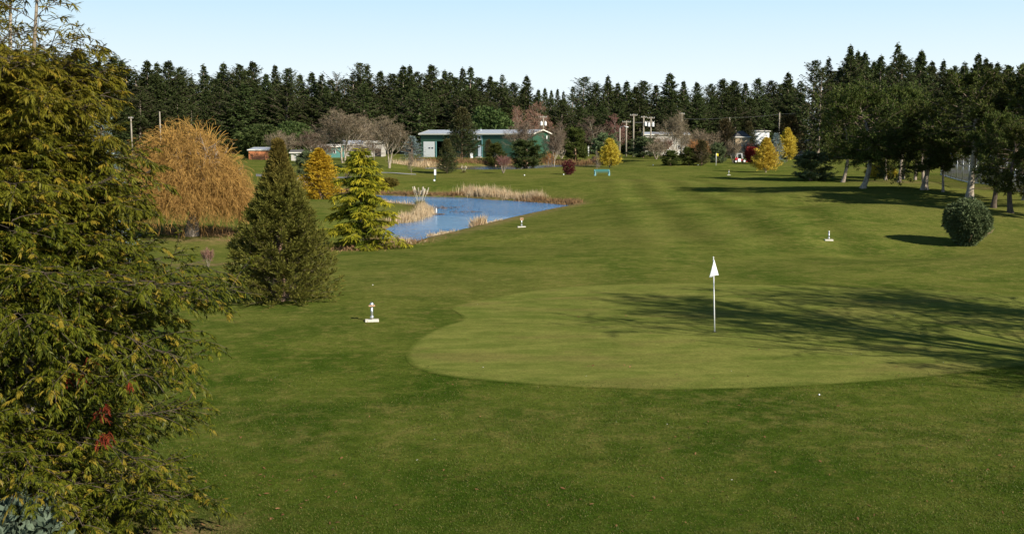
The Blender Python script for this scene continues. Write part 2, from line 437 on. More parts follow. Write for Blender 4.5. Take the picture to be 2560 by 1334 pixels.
M['sedge'] = leaf('green_sedge', (.13, .15, .04), (.27, .25, .08), (.3, .25, .1), .3, .7, 2, 0)
M['glaucous'] = leaf('glaucous_leaves', (.08, .11, .075), (.16, .20, .14), (.12, .16, .10), .2, .6, 3, 0, .15)
M['litter'] = leaf('fallen_leaves', (.13, .06, .028), (.24, .13, .06), (.6, .58, .52), .1, .8, 3, 0, .1)
M['bark'] = bark('grey_bark', (.16, .125, .095), (.34, .28, .22))
M['redbark'] = bark('reddish_bark', (.17, .10, .065), (.36, .24, .165))
M['darkbark'] = bark('dark_bark', (.05, .038, .028), (.12, .09, .065))
M['palebark'] = bark('pale_bark', (.20, .16, .115), (.42, .36, .28), 4., .4)
M['pole'] = bark('weathered_pole_wood', (.20, .17, .13), (.34, .30, .24), 8., .1)
M['white'] = plain('white_paint', (.80, .80, .78), .5, var=.06)
M['flag'] = plain('white_nylon', (.85, .86, .88), .8, var=.03)
M['concrete'] = plain('pale_concrete', (.60, .56, .47), .9, var=.2, sc=14, bump=.3)
M['steel'] = plain('galvanised_steel', (.60, .62, .64), .38, .85, .15, 20)
M['wire'] = plain('dull_wire', (.13, .135, .13), .8, .0, .1, 5)
M['limb'] = bark('brown_limb_bark', (.10, .07, .05), (.22, .17, .125))
M['wood'] = plain('weathered_wood', (.46, .28, .16), .8, var=.25, sc=20, bump=.2)
M['darkmark'] = plain('black_paint', (.02, .02, .02), .6)
M['teal'] = plain('turquoise_paint', (.02, .15, .15), .5, var=.12)
M['paleteal'] = plain('worn_pale_turquoise', (.16, .34, .37), .6, var=.12)
M['shedgreen'] = ribbed('green_ribbed_metal', (.024, .078, .043), 3.2)
M['roofmetal'] = ribbed('pale_metal_roof', (.40, .43, .48), 1.4, rough=.6)
M['trim'] = plain('cream_trim', (.74, .70, .60), .6, var=.05)
M['glass'] = plain('dark_window_glass', (.02, .022, .028), .08, var=.3, spec=.8)
M['dark'] = plain('dark_interior', (.012, .012, .012), .9)
M['greydoor'] = plain('pale_blue_door', (.62, .68, .76), .5, var=.05)
M['orange'] = plain('orange_boards', (.60, .22, .09), .8, var=.2, sc=2)
M['roofgrey'] = plain('grey_shingles', (.10, .095, .09), .85, var=.25, sc=6)
M['cream'] = plain('cream_siding', (.50, .38, .24), .8, var=.1)
M['offwhite'] = plain('offwhite_wall', (.46, .43, .38), .8, var=.2, sc=2)
M['tealwall'] = plain('teal_wall', (.08, .22, .19), .7, var=.15, sc=2)
M['asphalt'] = plain('grey_asphalt', (.19, .19, .19), 1., var=.15, sc=3, spec=0.)
M['court'] = plain('grey_court_surface', (.11, .115, .105), 1., var=.12, sc=1, spec=0.)
M['gravel'] = plain('pale_gravel', (.33, .33, .32), 1., var=.3, sc=5, bump=.5, spec=0.)
M['soil'] = plain('bark_mulch_soil', (.17, .10, .06), .95, var=.4, sc=9, bump=.8)
M['redpaint'] = plain('red_machine_paint', (.42, .02, .03), .35, var=.1)
M['rubber'] = plain('black_rubber', (.02, .02, .02), .8)
M['yellowcloth'] = plain('yellow_cloth', (.75, .60, .05), .8)
M['skin'] = plain('skin', (.50, .33, .25), .6, var=.05)
M['darkcloth'] = plain('dark_jacket', (.022, .018, .022), .9)
M['palecloth'] = plain('pale_trousers', (.62, .58, .50), .9, var=.06)
M['hair'] = plain('brown_hair', (.06, .035, .02), .8)
M['porcelain'] = plain('grey_insulator', (.55, .56, .56), .4)

# ------------------------------------------------------------------ ground
def polar_ground():
    nr, na = 520, 520
    r = np.concatenate([[0.5], np.geomspace(5, 1700, nr - 1)]); a = np.radians(np.concatenate([np.linspace(-100, -34, 60), np.linspace(-33, 33, na - 120), np.linspace(34, 100, 60)]))
    R, A = np.meshgrid(r, a, indexing='ij'); X = R * np.sin(A); Y = R * np.cos(A)
    Z = h(X, Y)
    V = np.stack([X, Y, Z], -1).reshape(-1, 3)
    i = np.arange(nr - 1)[:, None] * na; j = np.arange(na - 1)[None]
    Q = np.stack([i + j, i + na + j, i + na + j + 1, i + j + 1], -1).reshape(-1, 4)[:, ::-1]
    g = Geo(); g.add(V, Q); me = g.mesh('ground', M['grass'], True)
    s1, _ = sdist(V[:, 0], V[:, 1], POLY1); s2, _ = sdist(V[:, 0], V[:, 1], POLY2)
    s = np.minimum(s1, s2)
    dry = (1 - smooth(.2, 2.4, s))
    for px, py, rx, ry in ((440, 1325, 1.0, .7), (2170, 420, 3, 2), (2300, 455, 4, 2.5), (2215, 452, 4, 2), (500, 600, 5, 1.2), (560, 660, 4, 1.), (2500, 470, 14, 2)):
        c = G(px, py); dry = np.maximum(dry, .85 * np.exp(-((V[:, 0] - c[0]) / rx) ** 2 - ((V[:, 1] - c[1]) / ry) ** 2))
    a = me.attributes.new('dry', 'FLOAT', 'POINT'); a.data.foreach_set('value', dry.astype(np.float32))
    return tag(obj('ground', me), 'mown green grass of the golf course running to the far trees', 'ground', kind='structure')
polar_ground()

def putting_green():
    pts = [(1128,772),(1150,787),(1152,800),(1100,818),(1055,840),(1024,868),(1015,897),(1045,922),(1130,943),(1270,957),(1450,969),(1650,975),(1880,971),(2090,961),(2300,945),
           (2480,925),(2650,900),(2760,865),(2780,820),(2720,775),(2600,745),(2450,731),(2300,723),(2100,717),(1900,711),(1700,708),(1500,712),(1330,726),(1200,750),(1145,762)]
    W = np.array([G(x, y)[:2] for x, y in pts]); c = W.mean(0)
    n = len(W); m = 16; out = []
    for i in range(n):
        p0, p1, p2, p3 = W[i - 1], W[i], W[(i + 1) % n], W[(i + 2) % n]
        for t in np.arange(m) / m:
            out.append(.5 * (2 * p1 + (p2 - p0) * t + (2 * p0 - 5 * p1 + 4 * p2 - p3) * t * t + (3 * p1 - p0 - 3 * p2 + p3) * t ** 3))
    O = np.array(out); k = len(O); rings = np.concatenate([np.linspace(.0005, .93, 46), [.945, .96, .97, .98, .99, 1.0]])
    X = c + (O[None] - c) * rings[:, None, None]
    Z = h(X[..., 0], X[..., 1]) + .006
    V = np.concatenate([X, Z[..., None]], -1).reshape(-1, 3)
    i = np.arange(len(rings) - 1)[:, None] * k; j = np.arange(k)[None]; j2 = (j + 1) % k
    Q = np.stack([i + j, i + j2, i + k + j2, i + k + j], -1).reshape(-1, 4)
    g = Geo(); g.add(V, Q); me = g.mesh('putting_green', M['grass'], True)
    e = np.repeat(1 - smooth(.972, 1., rings), k)
    a = me.attributes.new('green', 'FLOAT', 'POINT'); a.data.foreach_set('value', e.astype(np.float32))
    bm = bmesh.new(); bm.from_mesh(me); bmesh.ops.recalc_face_normals(bm, faces=bm.faces)
    if bm.faces[0].normal.z < 0: bmesh.ops.reverse_faces(bm, faces=bm.faces)
    bm.to_mesh(me); bm.free()
    tag(obj('putting_green', me), 'pale close mown putting green around the white flagstick', 'putting green', kind='structure')
putting_green()

def water(name, poly, z, label, mat='water'):
    c = poly.mean(0); n = len(poly)
    big = []
    for i in range(n):
        a, b = poly[i - 1], poly[(i + 1) % n]; t = b - a; nn = np.array((t[1], -t[0])) / (np.hypot(*t) + 1e-6)
        q = poly[i] + nn * .8
        s, _ = sdist(np.array([q[0]]), np.array([q[1]]), poly)
        if s[0] < 0: q = poly[i] - nn * .8
        big.append(q)
    bm = bmesh.new(); f = bm.faces.new([bm.verts.new((p[0], p[1], z)) for p in big]); bm.normal_update()
    if f.normal.z < 0: f.normal_flip()
    bmesh.ops.triangulate(bm, faces=bm.faces[:]); me = bpy.data.meshes.new(name); bm.to_mesh(me); bm.free(); me.materials.append(M[mat])
    tag(obj(name, me), label, 'water', kind='structure')
water('pond_water', POLY1, ZW1, 'rippled blue pond beside the fairway')
water('far_pond_water', POLY2, ZW2, 'narrow far pond in front of the green metal shed', 'farwater')

def draped(name, pxs, mat, label, lift=.02, kind='structure', cat='path', Y=None):
    """flat strip given by pixel outline pairs (left edge list, right edge list)"""
    L, R = pxs
    g = Geo(); V = []
    m = 24; nn = 7
    def samp(E, t):
        f = t * (len(E) - 1); i = min(int(f), len(E) - 2); w = f - i
        return np.array(E[i]) * (1 - w) + np.array(E[i + 1]) * w
    A = [G(*p)[:2] for p in L]; B = [G(*p)[:2] for p in R]
    for a in range(m + 1):
        p, q = samp(A, a / m), samp(B, a / m)
        for b in range(nn + 1):
            x, y = p + (q - p) * b / nn; V.append((x, y, float(h(x, y)) + lift))
    Q = [(a * (nn + 1) + b, a * (nn + 1) + b + 1, (a + 1) * (nn + 1) + b + 1, (a + 1) * (nn + 1) + b) for a in range(m) for b in range(nn)]
    g.add(V, Q); me = g.mesh(name, mat, True)
    bm = bmesh.new(); bm.from_mesh(me); bmesh.ops.recalc_face_normals(bm, faces=bm.faces)
    if sum(f.normal.z for f in bm.faces) < 0: bmesh.ops.reverse_faces(bm, faces=bm.faces)
    bm.to_mesh(me); bm.free()
    tag(obj(name, me), label, cat, kind=kind)
draped('cart_path', ([(640, 441), (760, 447), (850, 446), (880, 445)], [(640, 435), (760, 441), (850, 442), (880, 441.5)]), M['asphalt'], 'grey cart path behind the golden cypress')
draped('garden_path', ([(930, 432), (980, 433), (1040, 437)], [(930, 430.6), (980, 431.6), (1040, 435.6)]), M['gravel'], 'thin pale path below the two trunked bare tree', .03)
draped('gravel_lot', ([(1372, 384), (1395, 384), (1425, 382)], [(1376, 372), (1395, 370), (1420, 371)]), M['gravel'], 'pale gravel lot beyond the bare pruned tree', .05, cat='lot')

# ------------------------------------------------------------------ world, sun, camera
SUN_AZ = np.array((.70, -.714)); SUN_EL = math.radians(29)
w = bpy.data.worlds.new('World'); SC.world = w; w.use_nodes = True
nt = w.node_tree; bg = nt.nodes['Background']; sky = nt.nodes.new('ShaderNodeTexSky'); sky.sky_type = 'NISHITA'; sky.sun_disc = False
sky.sun_elevation = SUN_EL; sky.sun_rotation = math.atan2(SUN_AZ[0], SUN_AZ[1]); sky.air_density = 1.0; sky.dust_density = .0; sky.ozone_density = 2.
n_ = N(nt); tcw = n_('ShaderNodeTexCoord'); sw = n_('ShaderNodeSeparateXYZ', i_0=tcw.outputs['Generated'])
cr = n_('ShaderNodeValToRGB', i_0=n_.math('MULTIPLY', sw.outputs[2], 2.0)); e_ = cr.color_ramp.elements
e_[0].position = .0; e_[0].color = (9.2, 10.0, 10.3, 1); e_[1].position = .27; e_[1].color = (5.4, 8.0, 9.7, 1)
for ps, cl in ((.11, (8.4, 9.6, 10.2, 1)), (.6, (2.2, 5.6, 10.8, 1))): q_ = e_.new(ps); q_.color = cl
hi_ = n_.mix(1., sky.outputs[0], (.60, .60, .62), 'MULTIPLY')
skyc = n_.mix(n_.ramp(sw.outputs[2], .22, .5), cr.outputs[0], hi_)
nt.links.new(skyc, bg.inputs[0]); bg.inputs[1].default_value = .068
sun = bpy.data.lights.new('sun', 'SUN'); sun.energy = 5.0; sun.angle = math.radians(.5); sun.color = (1, .93, .80)
so = bpy.data.objects.new('sun', sun); COL.objects.link(so)
sd_ = Vector((SUN_AZ[0] * math.cos(SUN_EL), SUN_AZ[1] * math.cos(SUN_EL), math.sin(SUN_EL)))
so.rotation_euler = sd_.to_track_quat('Z', 'Y').to_euler(); so.location = (30, -30, 40)
cam = bpy.data.cameras.new('camera'); co = bpy.data.objects.new('camera', cam); COL.objects.link(co)
cam.sensor_width = 36; cam.lens = F / 2560 * 36; cam.clip_end = 5000; cam.clip_start = .1
co.location = (0, 0, CZ); co.rotation_euler = (math.pi / 2 - PITCH, 0, 0)
SC.camera = co
SC.view_settings.view_transform = 'Standard'; SC.view_settings.look = 'None'; SC.view_settings.exposure = .6; SC.view_settings.gamma = 1
SC.render.resolution_x = 1024; SC.render.resolution_y = 533
SC.cycles.max_bounces = 6; SC.cycles.transparent_max_bounces = 4
# ------------------------------------------------------------------ tree builders (each returns meshes of unit-free metres, base at origin)
def pad(g, n=0): return g

def conifer(seed, H, R, nb=110, h0=.04, e0=.15, e1=.9, trop=0., S=8, seg=None, spr=None, prof=None, dens=1.0, gap=.0, lenj=(.7, 1.1), trunk_r=None, lean=0., smin=.12, trunk_bend=.0, limb_r=.02, tintfn=None, topscale=1., tiers=0):
    """R(t): crown radius at height fraction t; elevation of limbs runs e0 (bottom) .. e1 (top)"""
    rng = RS(seed); crown = Geo(); wood = Geo(); limbs = Geo(); wood.limbs = limbs
    u = (np.arange(nb) + rng.random(nb)) / nb
    t = h0 + (.985 - h0) * u ** dens
    if tiers: t = np.where(rng.random(nb) < .85, (np.round(t * tiers) + rng.normal(size=nb) * .07) / tiers, t); t = np.clip(t, h0, .98)
    keep = rng.random(nb) > gap; t = t[keep]; n = len(t)
    az = np.arange(n) * 2.39996 + rng.normal(size=n) * .5
    el = e0 + (e1 - e0) * t + rng.normal(size=n) * .1
    L = np.array([R(x) for x in t]) * rng.uniform(*lenj, n) / np.maximum(np.cos(el), .45)
    bend = np.sin(t * 2.2 + seed) * trunk_bend
    P0 = np.stack([bend + lean * t * H, bend * .5, t * H], 1)
    D = np.stack([np.cos(az) * np.cos(el), np.sin(az) * np.cos(el), np.sin(el)], 1)
    P = grow(P0, D, L, S, trop, .05, rng)
    tz = np.linspace(0, 1, 14); b2 = np.sin(tz * 2.2 + seed) * trunk_bend
    tp = np.stack([b2 + lean * tz * H, b2 * .5, tz * H], 1)[None]
    r0 = trunk_r or H * .016
    tubes(wood, tp, (r0 * (1 - tz) ** .8 + .01)[None], 8)
    tubes(limbs, P, limb_r * (1 - np.linspace(0, 1, S) * .8)[None] * np.minimum(1, L / L.max() * 1.5)[:, None], 3)
    T = nrm(np.gradient(P, axis=1)); s = np.linspace(0, 1, S)
    k = s >= smin
    Pp = P[:, k].reshape(-1, 3); Tt = T[:, k].reshape(-1, 3); ss = np.tile(s[k], n)
    hh = np.repeat(t, k.sum())
    f = (lambda sv, p, r: tintfn(sv, p, r, hh)) if tintfn else None
    for kw in spr: sprays(crown, Pp, Tt, ss, rng, tint=f, lscale=np.interp(hh, [0, .55, 1], [1, 1, topscale]), **kw)
    # leader
    lp = np.stack([np.full(10, bend[-1] if n else 0) + lean * H, np.full(10, bend[-1] * .5 if n else 0), np.linspace(.93, 1.0, 10) * H], 1)
    for kw in spr: sprays(crown, lp, np.tile([[0, 0, 1.]], (10, 1)), np.linspace(.3, .9, 10), rng, lscale=topscale, tint=(lambda sv, p, r: tintfn(sv, p, r, np.ones(len(sv)))) if tintfn else None, **kw)
    return crown, wood

def bare(seed, H, trunks=1, r0=.22, lv=((7, .55, .6, .35), (6, .5, .7, .25), (6, .55, .7, .2), (6, .6, .7, .1)), t0=.3, tilt=.15, L0=.6, tw=.035, fine_from=2, W=None, t1st=.35, wob=.10):
    rng = RS(seed); wood = Geo(); tw_g = Geo()
    az = np.arange(trunks) * 6.28 / trunks + rng.random()
    tl = tilt * (1 + rng.normal(size=trunks) * .3)
    D = np.stack([np.cos(az) * np.sin(tl), np.sin(az) * np.sin(tl), np.cos(tl)], 1)
    P = grow(np.stack([np.cos(az), np.sin(az), az * 0], 1) * r0 * .8 * (trunks > 1), D, H * L0, 10, .3, .05, rng)
    L = np.full(trunks, H * L0); R = np.full(trunks, r0)
    tubes(wood, P, R[:, None] * np.linspace(1.15, .45, 10)[None] ** 1.1, 8)
    layers = [P]
    for i, (n, lr, ang, trop) in enumerate(lv):
        p, d, t, par = children(P, n, t1st if i == 0 else .25, 1., ang, rng)
        L = L[par] * lr * rng.uniform(.7, 1.2, len(p)) * (1.15 - .45 * t)
        R = R[par] * .5 * (1.1 - .5 * t)
        S = 7 if i < 2 else 5
        P = grow(p, d, L, S, trop, wob, rng)
        if i < fine_from: tubes(wood, P, R[:, None] * np.linspace(1, .4, S)[None], 5 if i == 0 else 4)
        else: ribbons(tw_g, P, tw * (1 if i == fine_from else .7), rng, rng.random(len(P)) * .6)
        layers.append(P)
    mz = max(np.quantile(q.verts()[:, 2], .999) for q in (wood, tw_g) if q.n); k = H / mz
    wood.fit(lambda v: v * k); tw_g.fit(lambda v: v * k)
    return tw_g, wood, [l * k for l in layers]

def width_of(g, q=.99):
    v = g.verts(); return np.quantile(np.abs(v[:, 0]), q) + np.quantile(np.abs(v[:, 1]), q)

class Proto:
    """meshes of one kind of tree; stamped as a thing (Empty) with a crown and a trunk"""
    def __init__(s, crown, wood, leafm, barkm, cname='crown', extra=None):
        v = crown.verts(); s.H = max(v[:, 2].max(), .01); s.Wd = width_of(crown)
        s.c = crown.mesh(cname, M[leafm]); s.w = wood.mesh('trunk', M[barkm], True); s.cname = cname; s.extra = extra or []
        lg = getattr(wood, 'limbs', None)
        if lg is not None and lg.n: s.extra = s.extra + [('limbs', lg.mesh('limbs', M['limb'], True))]
    def put(s, name, label, cat, loc, H, W=None, rz=0., group=None, sink=.05):
        k = H / s.H; kx = k if W is None else W / s.Wd
        t = thing(name, label, cat, (loc[0], loc[1], loc[2] - sink), rz, group, (kx, kx, k))
        obj(s.cname, s.c, t); obj('trunk', s.w, t)
        for nm, me in s.extra: obj(nm, me, t)
        return t
    def px(s, name, label, cat, px, py, top, wpx=None, Y=None, rz=0., group=None, sink=.05):
        p = G(px, py) if Y is None else spot(px, Y)
        return s.put(name, label, cat, p, max(.3, ztop(p, top) - p[2]), None if wpx is None else wpx * mpp(p[1]), rz, group, sink)

def lin(pts):
    xs, ys = zip(*pts); return lambda t: float(np.interp(t, xs, ys))

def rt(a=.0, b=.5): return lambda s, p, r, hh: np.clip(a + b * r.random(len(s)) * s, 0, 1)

# --- firs for the far forest wall
FIRS = []
def firspr(sc=1., d=.45): return [dict(ntw=2, tl=1.35 * sc, ta=.9, flat=.7, up=-.12, bw=.34, droop=d, k=1, bflat=2., taper=.45, jit=.25), dict(ntw=2, tl=1.0 * sc, ta=.6, flat=.2, up=-.25, bw=.36, droop=d, k=1, bflat=2., taper=.4, jit=.4)]
cone = lin([(0, 4.6), (.25, 5.2), (.6, 3.9), (.85, 1.5), (.95, .5), (1, .08)])
narrow = lin([(0, 3.4), (.3, 3.9), (.65, 2.7), (.88, .95), (.95, .4), (1, .06)])
dome = lin([(0, 4.4), (.3, 6.0), (.6, 5.4), (.82, 3.2), (.93, 1.5), (1, .15)])
broad = lin([(0, 5.), (.3, 6.6), (.55, 5.6), (.78, 3.1), (.92, 1.1), (1, .1)])
for sd, R, nb, gp, e0, e1, tr in ((1, cone, 150, .05, -.1, .5, .25), (2, cone, 130, .15, -.25, .4, .45), (3, narrow, 130, .1, -.3, .5, .4), (4, narrow, 95, .22, -.2, .3, .35),
                                  (5, dome, 170, .08, -.05, .7, .2), (6, broad, 170, .1, -.15, .6, .3), (7, cone, 90, .3, -.1, .5, .5), (8, dome, 120, .25, .1, .8, .1)):
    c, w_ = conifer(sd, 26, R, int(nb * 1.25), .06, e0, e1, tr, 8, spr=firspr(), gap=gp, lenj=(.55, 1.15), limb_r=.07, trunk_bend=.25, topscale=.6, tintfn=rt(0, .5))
    FIRS.append(Proto(c, w_, 'fir', 'bark'))
c, w_ = conifer(19, 26, lin([(0, 2.), (.45, 3.2), (.7, 4.6), (.9, 2.4), (1, .3)]), 60, .38, .1, 1.0, .3, 8, spr=firspr(.9, .1), gap=.25, lenj=(.4, 1.2), limb_r=.10, trunk_bend=.5, topscale=.5, tintfn=rt(0, .5))
RAGGED = Proto(c, w_, 'fir', 'bark')

# --- near / middle distance conifers
c, w_ = conifer(31, 5.6, lin([(0, 1.85), (.10, 1.95), (.3, 1.6), (.5, 1.02), (.68, .58), (.85, .24), (1, .04)]), 780, .012, -.12, .75, .5, 9, trunk_r=.12, limb_r=.012, lenj=(.9, 1.02), smin=.3, topscale=.7,
    spr=[dict(ntw=3, tl=.20, ta=.6, flat=.35, up=.35, nb=6, bl=.14, bw=.030, ba=.55, droop=-.05, k=1, bflat=1., taper=.15, jit=.25), dict(ntw=2, tl=.17, ta=.4, flat=.1, up=.3, nb=4, bl=.14, bw=.028, ba=.5, droop=-.05, k=1, bflat=1., taper=.1, jit=.3)],
    tintfn=lambda s, p, r, hh: np.clip((hh - .55) * 1.6, 0, .85) * (.5 + .5 * r.random(len(s))) + .12 * (r.random(len(s)) > .93))
SEQ = Proto(c, w_, 'sequoia', 'redbark')

def deodar_spr(sc=1.): return [dict(ntw=2, tl=.50 * sc, ta=1.0, flat=.95, up=-.02, nb=8, bl=.22 * sc, bw=.05 * sc, ba=.7, droop=.55, k=2, bflat=1.2, taper=.35, jit=.12), dict(ntw=1, tl=.30 * sc, ta=.8, flat=.3, up=-.5, nb=4, bl=.22 * sc, bw=.045 * sc, ba=.5, droop=.6, k=1, bflat=.8, taper=.2, jit=.2)]
c, w_ = conifer(47, 5.7, lin([(0, 1.9), (.12, 2.0), (.3, 1.7), (.45, 1.25), (.6, 1.15), (.75, .95), (.88, .55), (1, .10)]), 88, .03, .15, .30, -.6, 14, trunk_r=.08, limb_r=.02, lenj=(.5, 1.05), smin=.15, tiers=11, spr=deodar_spr(),
    tintfn=lambda s, p, r, hh: np.clip((s - .3) * 1.6, 0, 1) * (.25 + .75 * r.random(len(s))) * (.7 + .3 * hh))
DEO = Proto(c, w_, 'deodar', 'palebark')
c, w_ = conifer(53, 5., lin([(0, 1.35), (.15, 1.55), (.4, 1.25), (.7, .75), (.9, .25), (1, .03)]), 340, .01, -.1, .8, .3, 7, topscale=.5, trunk_r=.09, limb_r=.02, lenj=(.7, 1.1), smin=.25,
    spr=[dict(ntw=3, tl=.34, ta=.7, flat=.4, up=.2, nb=4, bl=.24, bw=.058, ba=.6, droop=.1, k=1, bflat=1, taper=.3, jit=.25)], tintfn=rt(0, .8))
GOLD = Proto(c, w_, 'gold', 'redbark')
c, w_ = conifer(57, 5., lin([(0, 1.35), (.2, 1.45), (.45, 1.05), (.7, .58), (.9, .2), (1, .03)]), 210, .05, .1, .9, .4, 7, topscale=.45, trunk_r=.07, limb_r=.018, lenj=(.6, 1.15), smin=.3,
    spr=[dict(ntw=3, tl=.45, ta=.6, flat=.3, up=.35, nb=4, bl=.30, bw=.08, ba=.55, droop=-.05, k=1, bflat=1, taper=.3, jit=.25)], tintfn=rt(0, .6))
YEL = Proto(c, w_, 'yellow', 'palebark')
c, w_ = conifer(61, 8., lin([(0, 2.3), (.12, 2.6), (.4, 2.1), (.7, 1.2), (.9, .5), (1, .08)]), 260, .02, .2, .8, .35, 7, limb_r=.03, lenj=(.75, 1.08), smin=.3,
    spr=[dict(ntw=3, tl=.6, ta=.7, flat=.5, up=.2, nb=3, bl=.4, bw=.10, ba=.6, droop=.1, k=1, bflat=1, taper=.3, jit=.25)], tintfn=lambda s, p, r, hh: np.clip((hh - .4), 0, .7) + .4 * (r.random(len(s)) > .75))
DARKC = Proto(c, w_, 'darkconifer', 'redbark')
c, w_ = conifer(62, 8., lin([(0, 2.0), (.12, 2.4), (.4, 2.0), (.7, 1.4), (.9, .7), (1, .15)]), 200, .02, .3, .9, .35, 7, limb_r=.03, lenj=(.6, 1.15), smin=.3,
    spr=[dict(ntw=3, tl=.6, ta=.7, flat=.5, up=.2, nb=3, bl=.4, bw=.10, ba=.6, droop=.1, k=1, bflat=1, taper=.3, jit=.25)], tintfn=lambda s, p, r, hh: .5 + .5 * r.random(len(s)))
OLIVEC = Proto(c, w_, 'darkconifer', 'redbark')
c, w_ = conifer(67, 7., lin([(0, 1.9), (.1, 2.1), (.4, 1.6), (.7, .9), (.9, .4), (1, .06)]), 130, .05, .0, .6, .15, 7, limb_r=.03, lenj=(.7, 1.12), smin=.2,
    spr=[dict(ntw=2, tl=.5, ta=.9, flat=.85, up=.05, nb=3, bl=.26, bw=.07, ba=.7, droop=.1, k=1, bflat=.8, taper=.5, jit=.2)], tintfn=rt(0, .7))
BLUE = Proto(c, w_, 'blue', 'redbark')

# --- pines: limbs, then needle tufts gathered into pads
def pine(seed, H, cz, rx, rz_, n1=26, n2=6, lean=0., hbase=.3, leafm='pine', tuft=.34, bw=.24, trunkr=.165, barkm='palebark', extra_trunk=None, nt=7, S2=6, flat_top=0., W=9, up=.35, fork=None):
    rng = RS(seed); crown = Geo(); wood = Geo(); limbs = Geo(); wood.limbs = limbs
    tz = np.linspace(0, 1, 14)
    x = lean * H * (.9 * tz - 1.05 * tz ** 2) + .15 * np.sin(tz * 5 + seed); y = .12 * np.cos(tz * 4 + seed)
    tubes(wood, np.stack([x, y, tz * H * .96], 1)[None], (trunkr * (1.35 - tz * 1.1) ** 1.0 + .02 + trunkr * .5 * np.exp(-tz * 30))[None], 9)
    if fork is not None:
        fx = fork * H * (.25 * np.minimum(tz / .25, 1)) + 0 * tz
        q = np.stack([x + fork * H * .12 * (1 - np.minimum(tz / .3, 1)), y + .1, tz * H * .5], 1)
        tubes(wood, q[None], (trunkr * .85 * (1.2 - tz))[None], 8)
    t = hbase + (1 - hbase) * ((np.arange(n1) + rng.random(n1)) / n1) ** .9
    az = np.arange(n1) * 2.4 + rng.normal(size=n1) * .5
    zc = t * H
    rad = rx * np.sqrt(np.maximum(.04, 1 - ((zc - cz) / rz_) ** 2)) * rng.uniform(.65, 1.12, n1)
    el = .05 + .9 * np.clip((zc - cz) / rz_, -.25, 1) + rng.normal(size=n1) * .15
    P0 = np.stack([np.interp(t, tz, x), np.interp(t, tz, y), zc * .96], 1)
    D = np.stack([np.cos(az) * np.cos(el), np.sin(az) * np.cos(el), np.sin(el)], 1)
    P = grow(P0, D, rad, 7, up, .12, rng)
    tubes(limbs, P, .06 * (H / 10) * np.linspace(1, .35, 7)[None] * np.ones((n1, 1)), 4)
    p, d, tt, par = children(P, n2, .3, 1., .8, rng)
    L2 = rad[par] * .42 * rng.uniform(.6, 1.2, len(p))
    P2 = grow(p, d, L2, S2, up * 1.2, .15, rng)
    tubes(limbs, P2, .022 * (H / 10) * np.ones((len(p), 1)) * np.linspace(1, .5, S2)[None], 3)
    T2 = nrm(np.gradient(P2, axis=1)); s = np.linspace(0, 1, S2); k = s > .15
    for rep in range(2):
        pp = P2[:, k].reshape(-1, 3) + rng.normal(size=(len(p) * k.sum(), 3)) * tuft * .33
        sprays(crown, pp, T2[:, k].reshape(-1, 3) + np.array((0, 0, .35)), np.tile(s[k], len(p)), rng, ntw=nt, tl=tuft, ta=.95, flat=0., up=.25, nb=0, bw=bw, droop=0., k=1, bflat=1., taper=.1, jit=.35, tint=lambda s_, p_, r: r.random(len(s_)) * .7)
    pp = P[:, 3:].reshape(-1, 3); sprays(crown, pp, nrm(np.gradient(P, axis=1))[:, 3:].reshape(-1, 3) + np.array((0, 0, .3)), np.zeros(len(pp)), rng, ntw=nt, tl=tuft, ta=.95, flat=0., up=.25, bw=bw, k=1, bflat=1, taper=0, jit=.4, tint=lambda s_, p_, r: r.random(len(s_)) * .7)
    return crown, wood

PINES = []
for sd, H, cz, rx, rz_, hb, ln in ((71, 10, 6.2, 4.6, 4.0, .30, .42), (72, 10, 6.4, 3.9, 3.7, .36, -.25), (73, 10, 6.5, 4.2, 4.0, .34, .0), (74, 10, 6.8, 3.6, 3.5, .40, .15)):
    PINES.append(pine(sd, H, cz, rx, rz_, 46, 9, ln, hb, nt=8))
PINES = [Proto(c, w_, 'pine', ('palebark', 'bark', 'bark', 'bark')[i]) for i, (c, w_) in enumerate(PINES)]
PINE_DARK = Proto(*pine(75, 7.5, 4.6, 2.3, 3.2, 36, 7, .01, .28, tuft=.26), 'pine', 'darkbark')
BUSHPINE = Proto(*pine(76, 6., 2.6, 2.5, 3.6, 46, 7, 0., .04, tuft=.34, up=.5, trunkr=.12), 'bluegreen', 'redbark')
BUSHPINE2 = Proto(*pine(77, 6., 2.8, 2.3, 3.7, 46, 7, 0., .06, tuft=.34, up=.5, trunkr=.12), 'midgreen', 'redbark')
BUSHDARK = Proto(*pine(78, 6., 2.7, 2.2, 3.6, 46, 7, .02, .06, tuft=.34, up=.5, trunkr=.12), 'pine', 'redbark')

